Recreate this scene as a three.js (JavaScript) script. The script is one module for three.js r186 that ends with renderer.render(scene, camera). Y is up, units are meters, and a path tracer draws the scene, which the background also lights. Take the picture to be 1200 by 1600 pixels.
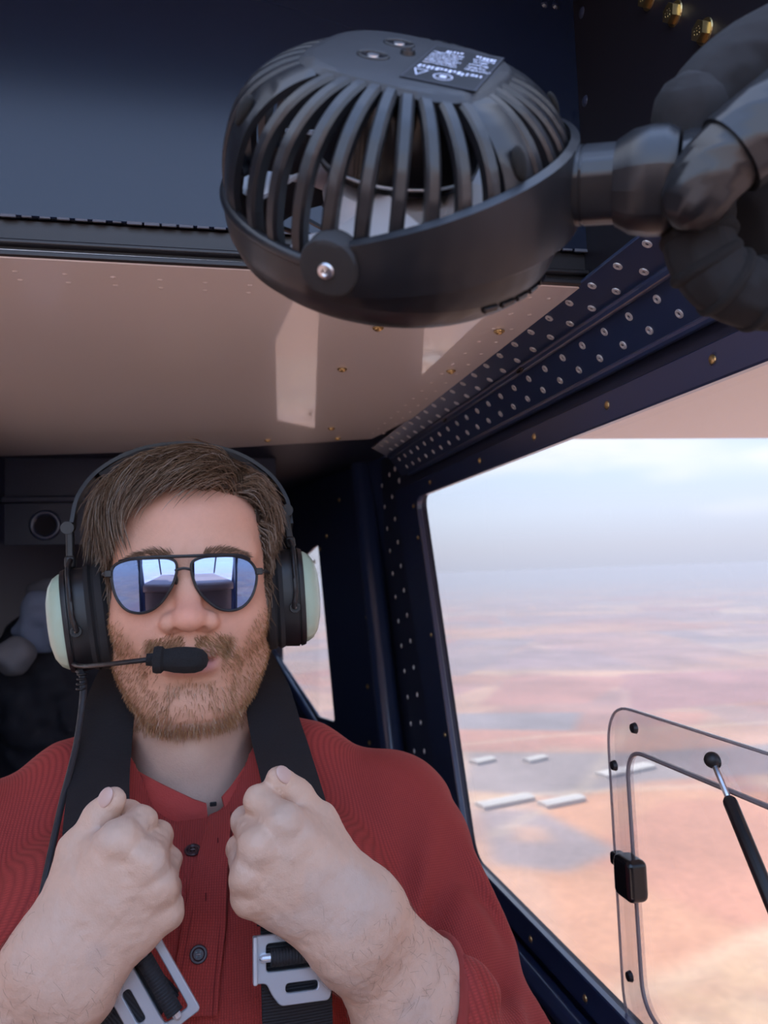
import * as THREE from 'three';
import { RoundedBoxGeometry } from 'three/addons/geometries/RoundedBoxGeometry.js';
import { mergeGeometries, mergeVertices, toCreasedNormals } from 'three/addons/utils/BufferGeometryUtils.js';

// ------------------------------------------------------------------ camera, sky, sun, exposure
// World: metres, y up, -z towards the tail of the aeroplane, +x its right as seen from the camera on the panel.
const scene = new THREE.Scene();
const DEG = Math.PI / 180;
const camera = new THREE.PerspectiveCamera(2 * Math.atan(800 / 1250) / DEG, 0.75, 0.01, 200000);
camera.rotation.set(4.5 * DEG, -12.9 * DEG, -2 * DEG, 'YXZ');
camera.focus = 0.56;
camera.userData.fStop = 10.5;
const renderer = new THREE.WebGLRenderer();
renderer.toneMapping = THREE.LinearToneMapping;
renderer.toneMappingExposure = 3.15;
renderer.shadowMap.enabled = true;

function rng(seed) { let s = seed >>> 0; return () => { s = (s + 0x6d2b79f5) | 0; let t = Math.imul(s ^ (s >>> 15), 1 | s); t = (t + Math.imul(t ^ (t >>> 7), 61 | t)) ^ t; return ((t ^ (t >>> 14)) >>> 0) / 4294967296; }; }
function hash3(x, y, z) { let h = Math.imul(x, 374761393) ^ Math.imul(y, 668265263) ^ Math.imul(z, 1274126177); h = Math.imul(h ^ (h >>> 13), 1103515245); return ((h ^ (h >>> 16)) >>> 0) / 4294967296; }
function noise(x, y, z = 0) {
  const ix = Math.floor(x), iy = Math.floor(y), iz = Math.floor(z), f = (t) => t * t * (3 - 2 * t), u = f(x - ix), v = f(y - iy), w = f(z - iz), L = (a, b, t) => a + (b - a) * t;
  return L(L(L(hash3(ix, iy, iz), hash3(ix + 1, iy, iz), u), L(hash3(ix, iy + 1, iz), hash3(ix + 1, iy + 1, iz), u), v), L(L(hash3(ix, iy, iz + 1), hash3(ix + 1, iy, iz + 1), u), L(hash3(ix, iy + 1, iz + 1), hash3(ix + 1, iy + 1, iz + 1), u), v), w) * 2 - 1;
}
function fbm(x, y, z = 0, n = 4) { let s = 0, a = 0.5; for (let i = 0; i < n; i++, a *= 0.5, x = x * 2.03 + 7.1, y = y * 2.03 + 3.7, z = z * 2.03 + 1.3) s += a * noise(x, y, z); return s; }
const clamp = (x, a, b) => Math.min(b, Math.max(a, x)), lerp = (a, b, t) => a + (b - a) * t, sstep = (a, b, x) => { const t = clamp((x - a) / (b - a), 0, 1); return t * t * (3 - 2 * t); };

function makeSky() {
  const W = 1024, H = 512, data = new Float32Array(W * H * 4);
  const stops = [[0, 0.54, 0.56, 0.66], [1.5, 0.60, 0.62, 0.71], [4, 0.68, 0.75, 0.87], [7, 0.67, 0.79, 0.96], [12, 0.54, 0.71, 0.98], [25, 0.40, 0.57, 0.92], [50, 0.34, 0.50, 0.86], [90, 0.30, 0.46, 0.84]];
  for (let r = 0; r < H; r++) {
    const e = ((r + 0.5) / H - 0.5) * 180, ee = Math.max(0, e);
    let i = 0; while (i < stops.length - 2 && ee > stops[i + 1][0]) i++;
    const t = clamp((ee - stops[i][0]) / (stops[i + 1][0] - stops[i][0]), 0, 1);
    for (let c = 0; c < W; c++) {
      const az = ((c + 0.5) / W) * 2 * Math.PI, y = Math.sin(ee * DEG), k = 1 / (y + 0.12), x = Math.cos(az) * Math.cos(ee * DEG) * k, z = Math.sin(az) * Math.cos(ee * DEG) * k;
      const cl = sstep(0.02, 0.42, fbm(x * 0.9 + 4, z * 0.9 + 9, 0.3, 5) + 0.06) * sstep(1.5, 7, ee) * 0.75;
      for (let q = 0; q < 3; q++) data[(r * W + c) * 4 + q] = lerp(lerp(stops[i][q + 1], stops[i + 1][q + 1], t), [0.98, 0.97, 0.98][q], cl);
      data[(r * W + c) * 4 + 3] = 1;
    }
  }
  const tx = new THREE.DataTexture(data, W, H, THREE.RGBAFormat, THREE.FloatType);
  tx.mapping = THREE.EquirectangularReflectionMapping; tx.magFilter = tx.minFilter = THREE.LinearFilter; tx.wrapS = THREE.RepeatWrapping; tx.needsUpdate = true;
  return tx;
}
scene.background = scene.environment = makeSky();
scene.backgroundIntensity = scene.environmentIntensity = 1.25;
const sun = new THREE.DirectionalLight(new THREE.Color(1, 0.93, 0.82), 6);   // high, behind the tail and to the left: the roof and the wings shade the cabin
sun.position.set(-30, 62, -50); sun.castShadow = true; sun.shadow.mapSize.set(2048, 2048);
Object.assign(sun.shadow.camera, { left: -8, right: 8, top: 8, bottom: -8, near: 1, far: 200 });
scene.add(sun, sun.target);
scene.fog = new THREE.FogExp2(new THREE.Color(0.93, 0.93, 1.0), 0.00013);

// ------------------------------------------------------------------ helpers
const V = (x, y, z) => new THREE.Vector3(x, y, z);
const taken = new Map();
function numbered(name) { const n = taken.get(name) ?? 0; taken.set(name, n + 1); return n ? `${name}_${String(n).padStart(3, '0')}` : name; }
function tag(o, label, category, group, kind) { o.userData.label = label; if (category) o.userData.category = category; if (group) o.userData.group = group; if (kind) o.userData.kind = kind; return o; }
function mesh(name, geo, mat, parent = scene, pos, rot) {
  const m = new THREE.Mesh(geo, mat); m.name = parent === scene ? numbered(name) : name; m.castShadow = m.receiveShadow = true;
  if (pos) m.position.set(...pos); if (rot) m.rotation.set(...rot);
  parent.add(m); return m;
}
function thing(name, label, category, pos = [0, 0, 0], group) { const g = new THREE.Group(); g.name = numbered(name); g.position.set(...pos); tag(g, label, category, group); scene.add(g); return g; }
const structure = (o, label, category) => tag(o, label, category, null, 'structure');
const rgb = (r, g, b) => new THREE.Color().setRGB(r, g, b);
const mat = (color, roughness = 0.5, metalness = 0, extra = {}) => new THREE.MeshPhysicalMaterial({ color: Array.isArray(color) ? rgb(...color) : color, roughness, metalness, side: THREE.DoubleSide, ...extra });
const box = (w, h, d, r = 0.002) => new RoundedBoxGeometry(w, h, d, 2, Math.min(r, w / 2.01, h / 2.01, d / 2.01));
function crease(g, a = 0.6) { return toCreasedNormals(g, a); }
// closed loft through rings of points (arrays of Vector3 of one length)
function loft(rings, { cap = true, closed = true, angle = 0.7, wrap = false } = {}) {
  const n = rings[0].length, pos = [], uv = [], idx = [];
  let len = 0;
  rings.forEach((r, i) => { if (i) len += r[0].distanceTo(rings[i - 1][0]); let w = 0; r.forEach((p, k) => { if (k) w += p.distanceTo(r[k - 1]); pos.push(p.x, p.y, p.z); uv.push(w, len); }); });
  const m = closed ? n : n - 1, rows = wrap ? rings.length : rings.length - 1;
  for (let i = 0; i < rows; i++) for (let k = 0; k < m; k++) { const i2 = (i + 1) % rings.length, a = i * n + k, b = i * n + (k + 1) % n, c = i2 * n + k, d = i2 * n + (k + 1) % n; idx.push(a, b, d, a, d, c); }
  if (cap && closed && !wrap) for (const [r, flip] of [[0, true], [rings.length - 1, false]]) {
    const c = pos.length / 3, mid = rings[r].reduce((s, p) => s.add(p), V(0, 0, 0)).divideScalar(n); pos.push(mid.x, mid.y, mid.z); uv.push(0, 0);
    for (let k = 0; k < n; k++) { const a = r * n + k, b = r * n + (k + 1) % n; flip ? idx.push(c, b, a) : idx.push(c, a, b); }
  }
  const g = new THREE.BufferGeometry();
  g.setAttribute('position', new THREE.Float32BufferAttribute(pos, 3)); g.setAttribute('uv', new THREE.Float32BufferAttribute(uv, 2)); g.setIndex(idx);
  return crease(g, angle);
}
const vecs = (pts) => pts.map((p) => (p.isVector3 ? p : V(...p)));
function smoothPath(pts, n) { return new THREE.CatmullRomCurve3(vecs(pts), false, 'centripetal').getSpacedPoints(n); }
// round sweep with a radius at every control point
function sweep(pts, radii, { n = 24, radial = 12, round = true, straight = false } = {}) {
  const P = straight ? vecs(pts) : smoothPath(pts, n), rings = [];
  const rad = (t) => { const q = t * (radii.length - 1), i = Math.min(radii.length - 2, Math.floor(q)); return radii.length === 1 ? radii[0] : lerp(radii[i], radii[i + 1], q - i); };
  let N = null;
  const ringAt = (p, t, r) => { const b = t.clone().cross(N).normalize(), out = []; for (let k = 0; k < radial; k++) { const a = k / radial * 2 * Math.PI; out.push(p.clone().addScaledVector(N, Math.cos(a) * r).addScaledVector(b, Math.sin(a) * r)); } return out; };
  P.forEach((p, i) => {
    const t = P[Math.min(P.length - 1, i + 1)].clone().sub(P[Math.max(0, i - 1)]).normalize();
    if (!N) N = Math.abs(t.y) < 0.9 ? V(0, 1, 0) : V(1, 0, 0);
    N = N.clone().addScaledVector(t, -N.dot(t)).normalize();
    const r = rad(i / (P.length - 1));
    if (i === 0 && round) for (const a of [80, 50, 25]) rings.push(ringAt(p.clone().addScaledVector(t, -r * Math.sin(a * DEG)), t, r * Math.cos(a * DEG)));
    rings.push(ringAt(p, t, r));
    if (i === P.length - 1 && round) for (const a of [25, 50, 80]) rings.push(ringAt(p.clone().addScaledVector(t, r * Math.sin(a * DEG)), t, r * Math.cos(a * DEG)));
  });
  return loft(rings, { angle: 0.9 });
}
// flat band along a path: normal(p, i) gives the outward face; the band is w wide and th thick
function band(pts, normal, w, th, { n = 40, arch = 0, width } = {}) {
  const P = smoothPath(pts, n), rings = [];
  P.forEach((p, i) => {
    const t = P[Math.min(P.length - 1, i + 1)].clone().sub(P[Math.max(0, i - 1)]).normalize(), nn = normal(p, i / (P.length - 1)).clone(); nn.addScaledVector(t, -nn.dot(t)).normalize();
    const s = t.clone().cross(nn).normalize(), W = width ? width(i / (P.length - 1)) : w, ring = [], K = 6;
    for (let k = 0; k <= K; k++) { const q = k / K * 2 - 1; ring.push(p.clone().addScaledVector(s, q * W / 2).addScaledVector(nn, th / 2 + arch * (1 - q * q))); }
    for (let k = K; k >= 0; k--) { const q = k / K * 2 - 1; ring.push(p.clone().addScaledVector(s, q * W / 2).addScaledVector(nn, -th / 2 + arch * (1 - q * q))); }
    rings.push(ring);
  });
  return loft(rings, { angle: 0.6 });
}
// plate: outline (and holes) in a plane, extruded; frame gives origin, u axis, v axis; the thickness grows along u x v
function plate(pts, holes, th, origin, u, v, bevel = 0.0008) {
  const s = new THREE.Shape(pts.map((p) => new THREE.Vector2(...p)));
  for (const h of holes) s.holes.push(new THREE.Path(h.map((p) => new THREE.Vector2(...p))));
  const g = new THREE.ExtrudeGeometry(s, { depth: th, bevelEnabled: bevel > 0, bevelSize: bevel, bevelOffset: -bevel, bevelThickness: bevel, bevelSegments: 1, curveSegments: 8 });
  const U = V(...u).normalize(), W = V(...v).normalize(), N = U.clone().cross(W);
  g.applyMatrix4(new THREE.Matrix4().makeBasis(U, W, N).setPosition(...origin));
  return g;
}
// polygon with rounded corners
function rounded(pts, r, k = 6) {
  const out = [];
  pts.forEach((p, i) => {
    const a = pts[(i + pts.length - 1) % pts.length], b = pts[(i + 1) % pts.length], P = new THREE.Vector2(...p), A = new THREE.Vector2(...a).sub(P), B = new THREE.Vector2(...b).sub(P), rr = Math.min(r, A.length() / 2.1, B.length() / 2.1);
    const c = new THREE.QuadraticBezierCurve(P.clone().addScaledVector(A.normalize(), rr), P, P.clone().addScaledVector(B.normalize(), rr));
    for (let q = 0; q <= k; q++) { const t = c.getPoint(q / k); out.push([t.x, t.y]); }
  });
  return out;
}
const lathe = (prof, seg = 24) => crease(new THREE.LatheGeometry(prof.map((p) => new THREE.Vector2(...p)), seg), 0.7);
const aim = (m, dir, from = V(0, 1, 0)) => { m.quaternion.setFromUnitVectors(from, V(...(dir.isVector3 ? dir.toArray() : dir)).normalize()); return m; };
// surface of a distance field on a grid (surface nets); normals come from the field
function surfNets(f, lo, hi, h) {
  const nx = Math.ceil((hi[0] - lo[0]) / h) + 1, ny = Math.ceil((hi[1] - lo[1]) / h) + 1, nz = Math.ceil((hi[2] - lo[2]) / h) + 1, F = new Float32Array(nx * ny * nz), at = (i, j, k) => (k * ny + j) * nx + i;
  for (let k = 0; k < nz; k++) for (let j = 0; j < ny; j++) for (let i = 0; i < nx;) {
    const d = f(lo[0] + i * h, lo[1] + j * h, lo[2] + k * h); F[at(i, j, k)] = d;
    const skip = Math.min(nx - i, Math.max(1, Math.floor((Math.abs(d) - 0.012) / h * 0.6)));   // far from the surface the field is only needed by its sign
    for (let q = 1; q < skip; q++) F[at(i + q, j, k)] = d;
    i += skip;
  }
  const id = new Int32Array(nx * ny * nz).fill(-1), pos = [], idx = [];
  const E = [[0, 1], [2, 3], [4, 5], [6, 7], [0, 2], [1, 3], [4, 6], [5, 7], [0, 4], [1, 5], [2, 6], [3, 7]];
  for (let k = 0; k < nz - 1; k++) for (let j = 0; j < ny - 1; j++) for (let i = 0; i < nx - 1; i++) {
    const v = [], base = at(i, j, k); let mask = 0;
    for (let q = 0; q < 8; q++) { const d = F[base + (q & 1) + ((q >> 1) & 1) * nx + (q >> 2) * nx * ny]; v.push(d); if (d < 0) mask |= 1 << q; }
    if (mask === 0 || mask === 255) continue;
    let x = 0, y = 0, z = 0, n = 0;
    for (const [a, b] of E) if (((mask >> a) & 1) !== ((mask >> b) & 1)) { const t = v[a] / (v[a] - v[b]); x += lerp(a & 1, b & 1, t); y += lerp((a >> 1) & 1, (b >> 1) & 1, t); z += lerp(a >> 2, b >> 2, t); n++; }
    id[base] = pos.length / 3; pos.push(lo[0] + (i + x / n) * h, lo[1] + (j + y / n) * h, lo[2] + (k + z / n) * h);
  }
  const quad = (a, b, c, d, flip) => { if (a < 0 || b < 0 || c < 0 || d < 0) return; flip ? idx.push(a, c, b, a, d, c) : idx.push(a, b, c, a, c, d); };
  for (let k = 1; k < nz - 1; k++) for (let j = 1; j < ny - 1; j++) for (let i = 1; i < nx - 1; i++) {
    const s = F[at(i, j, k)] < 0;
    if (s !== F[at(i + 1, j, k)] < 0) quad(id[at(i, j - 1, k - 1)], id[at(i, j, k - 1)], id[at(i, j, k)], id[at(i, j - 1, k)], !s);
    if (s !== F[at(i, j + 1, k)] < 0) quad(id[at(i - 1, j, k - 1)], id[at(i - 1, j, k)], id[at(i, j, k)], id[at(i, j, k - 1)], !s);
    if (s !== F[at(i, j, k + 1)] < 0) quad(id[at(i - 1, j - 1, k)], id[at(i, j - 1, k)], id[at(i, j, k)], id[at(i - 1, j, k)], !s);
  }
  const N = new Float32Array(pos.length), e = 0.0012;
  for (let q = 0; q < pos.length; q += 3) {
    const x = pos[q], y = pos[q + 1], z = pos[q + 2], a = f(x + e, y, z) - f(x - e, y, z), b = f(x, y + e, z) - f(x, y - e, z), c = f(x, y, z + e) - f(x, y, z - e), l = Math.hypot(a, b, c) || 1;
    N[q] = a / l; N[q + 1] = b / l; N[q + 2] = c / l;
  }
  const g = new THREE.BufferGeometry();
  g.setAttribute('position', new THREE.Float32BufferAttribute(pos, 3)); g.setAttribute('normal', new THREE.BufferAttribute(N, 3)); g.setIndex(idx);
  return g;
}
const smin = (a, b, k) => { const h = Math.max(k - Math.abs(a - b), 0) / k; return Math.min(a, b) - h * h * k * 0.25; };
const smax = (a, b, k) => -smin(-a, -b, k);
const ell = (x, y, z, cx, cy, cz, rx, ry, rz) => { const a = (x - cx) / rx, b = (y - cy) / ry, c = (z - cz) / rz, k0 = Math.sqrt(a * a + b * b + c * c), a1 = a / rx, b1 = b / ry, c1 = c / rz, k1 = Math.sqrt(a1 * a1 + b1 * b1 + c1 * c1); return k1 < 1e-9 ? -Math.min(rx, ry, rz) : k0 * (k0 - 1) / k1; };
const sph = (x, y, z, cx, cy, cz, r) => Math.hypot(x - cx, y - cy, z - cz) - r;
const cap = (x, y, z, A, B, ra, rb) => { const bx = B[0] - A[0], by = B[1] - A[1], bz = B[2] - A[2], px = x - A[0], py = y - A[1], pz = z - A[2], t = clamp((px * bx + py * by + pz * bz) / (bx * bx + by * by + bz * bz), 0, 1); return Math.hypot(px - bx * t, py - by * t, pz - bz * t) - lerp(ra, rb, t); };
function dataTex(W, H, f, srgb, rep = 1) {
  const d = new Uint8Array(W * H * 4);
  for (let y = 0; y < H; y++) for (let x = 0; x < W; x++) { const c = f(x / W, y / H, x, y), o = (y * W + x) * 4; for (let q = 0; q < 3; q++) d[o + q] = clamp(Math.round((c.length ? c[q] : c) * 255), 0, 255); d[o + 3] = 255; }
  const t = new THREE.DataTexture(d, W, H); t.wrapS = t.wrapT = THREE.RepeatWrapping; t.magFilter = THREE.LinearFilter; t.repeat.set(rep, rep); if (srgb) t.colorSpace = THREE.SRGBColorSpace; t.needsUpdate = true; return t;
}
function canvasTex(W, H, draw, rep) { const c = document.createElement('canvas'); c.width = W; c.height = H; draw(c.getContext('2d'), W, H); const t = new THREE.CanvasTexture(c); t.colorSpace = THREE.SRGBColorSpace; if (rep) { t.wrapS = t.wrapT = rep; } return t; }

// ------------------------------------------------------------------ materials
const M = {
  navy: mat([0.025, 0.042, 0.105], 0.34, 0, { clearcoat: 1, clearcoatRoughness: 0.2 }),
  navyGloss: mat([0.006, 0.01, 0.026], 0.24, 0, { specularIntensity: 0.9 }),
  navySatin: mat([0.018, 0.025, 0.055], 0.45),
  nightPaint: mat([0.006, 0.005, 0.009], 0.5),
  blackTrim: mat([0.012, 0.009, 0.01], 0.45),
  ceilingPaint: mat([0.86, 0.80, 0.755], 0.32, 0, { clearcoat: 1, clearcoatRoughness: 0.03 }),
  rivet: mat([0.62, 0.62, 0.64], 0.42, 0.35),
  brass: mat([0.62, 0.44, 0.2], 0.32, 0.9),
  goldBolt: mat([0.55, 0.42, 0.2], 0.34, 1),
  dimmedPane: mat([0.305, 0.308, 0.322], 0.02, 0, { transmission: 1, thickness: 0, ior: 1.45 }),  // side panes: dark tint added to dim the outside view against the cabin exposure
  glass: mat([0.97, 0.97, 0.98], 0.02, 0, { transmission: 1, thickness: 0, ior: 1.45 }),
  acrylic: mat([0.9, 0.89, 0.91], 0.06, 0, { transmission: 1, thickness: 0, ior: 1.49 }),
  black: mat([0.012, 0.012, 0.014], 0.45),
  blackSoft: mat([0.016, 0.016, 0.018], 0.75),
  blackGloss: mat([0.008, 0.008, 0.01], 0.22),
  steel: mat([0.6, 0.6, 0.62], 0.3, 1),
  wingPaint: mat([0.72, 0.68, 0.66], 0.35),
};

// ------------------------------------------------------------------ ground far below
{
  const S = 12000, TW = 2048, r = rng(11);
  // texture window: x from -2000 to 10000, z from 2000 to -10000, mirrored beyond
  const toPx = ([x, z]) => [(x + 2000) / S * TW, (2000 - z) / S * TW];
  const tex = canvasTex(TW, TW, (c) => {
    c.fillStyle = '#c39a84'; c.fillRect(0, 0, TW, TW);
    const cols = ['#cf9a7c', '#c98f72', '#d2a88c', '#b98d80', '#b08a86', '#a78d8c', '#d6b498', '#c08472', '#b7796c', '#c7a593', '#9f8d90', '#d0a084'];
    const poly = (pts, fill) => { c.fillStyle = fill; c.beginPath(); pts.forEach((p, i) => { const q = toPx(p); i ? c.lineTo(...q) : c.moveTo(...q); }); c.closePath(); c.fill(); };
    for (let i = 0; i < 1500; i++) {
      const x = -2000 + r() * S, z = 2000 - r() * S, far = sstep(1500, 5000, Math.hypot(x, z)), w = (140 + r() * 260) * (1 + far * 1.6), h = (100 + r() * 200) * (1 + far), a = 0.5 + (noise(x / 3000, z / 3000) * 0.6) + (r() < 0.5 ? 0 : Math.PI / 2), ca = Math.cos(a), sa = Math.sin(a);
      c.globalAlpha = 0.45 + r() * 0.4;
      poly([[-1, -1], [1, -0.9 + r() * 0.3], [0.8 + r() * 0.3, 1], [-1, 0.9]].map(([p, q]) => [x + (p * w * ca - q * h * sa), z + (p * w * sa + q * h * ca)]), cols[Math.floor(r() * cols.length)]);
    }
    c.globalAlpha = 1;
    // the fields that can be told apart below the window
    poly([[330, -820], [470, -1330], [760, -1560], [1180, -1350], [900, -880], [620, -830]], '#d29a78');
    poly([[640, -900], [560, -1200], [860, -1420], [1180, -1330], [920, -950]], '#cf9276');
    poly([[250, -900], [420, -1330], [520, -1260], [400, -860]], '#d0a184');
    poly([[430, -1210], [500, -1480], [610, -1440], [640, -1200], [520, -1140]], '#a69490');
    poly([[500, -1290], [530, -1370], [575, -1350], [560, -1270]], '#c9a28c');
    poly([[520, -1620], [640, -1950], [1000, -1800], [1500, -1750], [1300, -1500], [900, -1560], [700, -1500]], '#a3948f');
    poly([[560, -2000], [700, -2500], [1000, -2300], [820, -1900]], '#cc9480');
    poly([[1250, -2300], [1700, -3100], [2600, -2900], [2200, -2300]], '#b5847e');
    poly([[900, -2600], [1300, -3300], [1700, -3000], [1250, -2500]], '#bf8a7c');
    poly([[700, -2250], [780, -2500], [1150, -2350], [1000, -2100]], '#9d9292');
    // dusty settlement, bottom right
    poly([[330, -560], [470, -800], [640, -880], [940, -900], [1100, -700], [700, -450]], '#d3ab86');
    for (let i = 0; i < 260; i++) { const x = 360 + r() * 620, z = -520 - r() * 360; c.globalAlpha = 0.7; poly([[x, z], [x + 8 + r() * 26, z - 6 * r()], [x + 10 + r() * 20, z - 8 - r() * 18], [x - 4, z - 10 - r() * 10]], ['#b98466', '#e2c6a4', '#a87560', '#c59a7a', '#ecd9bd', '#8f7064'][Math.floor(r() * 6)]); }
    c.globalAlpha = 0.8; c.strokeStyle = '#e4c9a8'; c.lineCap = 'round';
    const road = (pts, w) => { c.lineWidth = w; c.beginPath(); pts.forEach((p, i) => { const q = toPx(p); i ? c.lineTo(...q) : c.moveTo(...q); }); c.stroke(); };
    road([[320, -780], [480, -815], [660, -890], [980, -940], [1400, -1000]], 3); road([[480, -560], [600, -700], [660, -890]], 2.4); road([[700, -500], [780, -700], [900, -900]], 2);
    road([[420, -700], [640, -690], [900, -700]], 1.6); road([[300, -1500], [560, -1560], [1000, -1480], [1900, -1400]], 2.5); road([[100, -2000], [900, -2060], [2600, -1900]], 3); road([[470, -1330], [760, -1560], [1100, -2000], [1500, -2700]], 2);
    c.globalAlpha = 1;
    const d = c.getImageData(0, 0, TW, TW);
    // soften the borders between fields a little: out-of-focus background blur put into the texture
    for (let pass = 0; pass < 2; pass++) for (const step of [4, TW * 4]) for (let line = 0; line < TW; line++) {
      const start = step === 4 ? line * TW * 4 : line * 4;
      for (let q = 0; q < 3; q++) { let w = [0, 0, 0, 0, 0]; for (let k = 0; k < 5; k++) w[k] = d.data[start + q + Math.min(k, TW - 1) * step]; for (let i = 2; i < TW - 2; i++) { const m = (w[0] + w[1] + w[2] + w[3] + w[4]) / 5; d.data[start + q + i * step] = m; w = [w[1], w[2], w[3], w[4], d.data[start + q + Math.min(i + 3, TW - 1) * step]]; } }
    }
    for (let y = 0; y < TW; y++) for (let x = 0; x < TW; x++) { const o = (y * TW + x) * 4, k = 1 + fbm(x / 34, y / 34, 2, 4) * 0.18 + noise(x * 0.9, y * 0.9) * 0.05; for (let q = 0; q < 3; q++) d.data[o + q] = clamp(d.data[o + q] * k, 0, 255); }
    c.putImageData(d, 0, 0);
  }, THREE.MirroredRepeatWrapping);
  tex.flipY = false;
  const g = new THREE.PlaneGeometry(120000, 120000, 8, 8); g.rotateX(-Math.PI / 2); g.translate(0, -450, 0);
  const p = g.attributes.position, uv = g.attributes.uv;
  for (let i = 0; i < p.count; i++) uv.setXY(i, (p.getX(i) + 2000) / S, (2000 - p.getZ(i)) / S);
  structure(mesh('ground', g, mat([0.84, 0.85, 0.88], 0.95, 0, { map: tex })), 'hazy patchwork of orange and mauve farmland far below the aeroplane', 'ground');
  // warehouses with pale roofs
  const sheds = [[566, -1506, 120, 34, 0.25, 'long white-roofed warehouse, nearest of the pair beside the grey triangular field'], [668, -1470, 95, 30, 0.25, 'shorter white-roofed warehouse right of the longest one, farmland below'],
    [640, -1840, 60, 30, 0.4, 'small cream warehouse among grey-mauve fields far below'], [760, -1810, 60, 26, 0.4, 'second small cream warehouse beside the small one far below'], [900, -1640, 150, 36, 0.3, 'pale warehouse seen through the vent window corner far below'],
    [470, -1560, 50, 40, 0.6, 'pale block of sheds near the door post far below'], [690, -690, 26, 14, 0.5, 'white-roofed house in the dusty settlement below the vent window'], [560, -600, 20, 14, 0.3, 'second white-roofed house at the settlement edge below']];
  for (const [x, z, w, d, a, label] of sheds) {
    const t = thing('warehouse', label, 'building', [x, -450, z], 'buildings on the plain'); t.rotation.y = a;
    mesh('wall', box(w, 7, d, 0.1), mat([0.55, 0.48, 0.43], 0.9), t, [0, 3.5, 0]);
    mesh('roof', plate([[-d / 2 - 1, 0], [d / 2 + 1, 0], [0, 3]], [], w + 1, [-w / 2 - 0.5, 7, 0], [0, 0, -1], [0, 1, 0], 0), mat([0.6, 0.56, 0.51], 0.8), t);
  }
}

// ------------------------------------------------------------------ cabin shell
const CEIL = 0.232, sEdge = (y) => 1.286 + 0.369 * y;      // rear edge of the door window: distance aft at height y
const rivetGeo = lathe([[0.0012, -0.0004], [0.0012, 0.0013], [0.0018, 0.0017], [0.0029, 0.0014], [0.0033, 0]], 14);
const domeGeo = lathe([[0, 0.0016], [0.0016, 0.0013], [0.0026, 0.0006], [0.003, 0]], 12);
const screwGeo = mergeGeometries([lathe([[0, 0.0034], [0.0022, 0.0032], [0.0034, 0.0022], [0.0036, 0.0012]], 14), lathe([[0, 0.0012], [0.0052, 0.0012], [0.0054, 0]], 16)]);
function stud(geo, m, parent, p, n, name = 'rivet') { return aim(mesh(name, geo, m, parent, p), n); }

// ceiling panel, glossy
const ceiling = structure(mesh('ceiling', plate([[-0.31, 0.588], [0.312, 0.592], [0.312, 1.12], [0.285, 1.315], [0.2, 1.352], [-0.02, 1.44], [-0.35, 1.51]], [], 0.005, [0, CEIL, 0], [1, 0, 0], [0, 0, -1]), M.ceilingPaint), 'glossy beige ceiling panel above the pilot with reflections of windows', 'ceiling');
mesh('inspection_plate', lathe([[0, -0.0005], [0.0868, -0.0005], [0.0876, 0], [0.0876, 0.001]], 64), M.ceilingPaint, ceiling, [0.222, CEIL, -0.79]);
mesh('inspection_plate', lathe([[0, -0.0005], [0.0868, -0.0005], [0.0876, 0], [0.0876, 0.001]], 64), M.ceilingPaint, ceiling, [0.17, CEIL, -1.28]);
for (const [x, z] of [[0.164, -0.714], [0.156, -0.865], [0.282, -0.862], [0.283, -0.711], [0.11, -1.33], [0.2, -1.22], [0.225, -1.31]]) stud(screwGeo, M.brass, ceiling, [x, CEIL - 0.0014, z], [0, -1, 0], 'screw');
for (let i = 0; i < 9; i++) for (const z of [-0.615, -0.632]) stud(domeGeo, M.ceilingPaint, ceiling, [-0.13 + i * 0.034, CEIL, z - i * 0.0012], [0, -1, 0]);
for (let i = 0; i < 16; i++) for (const dx of [0, 0.018]) stud(domeGeo, M.ceilingPaint, ceiling, [0.294 - dx, CEIL, -0.62 - i * 0.043], [0, -1, 0]);

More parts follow.
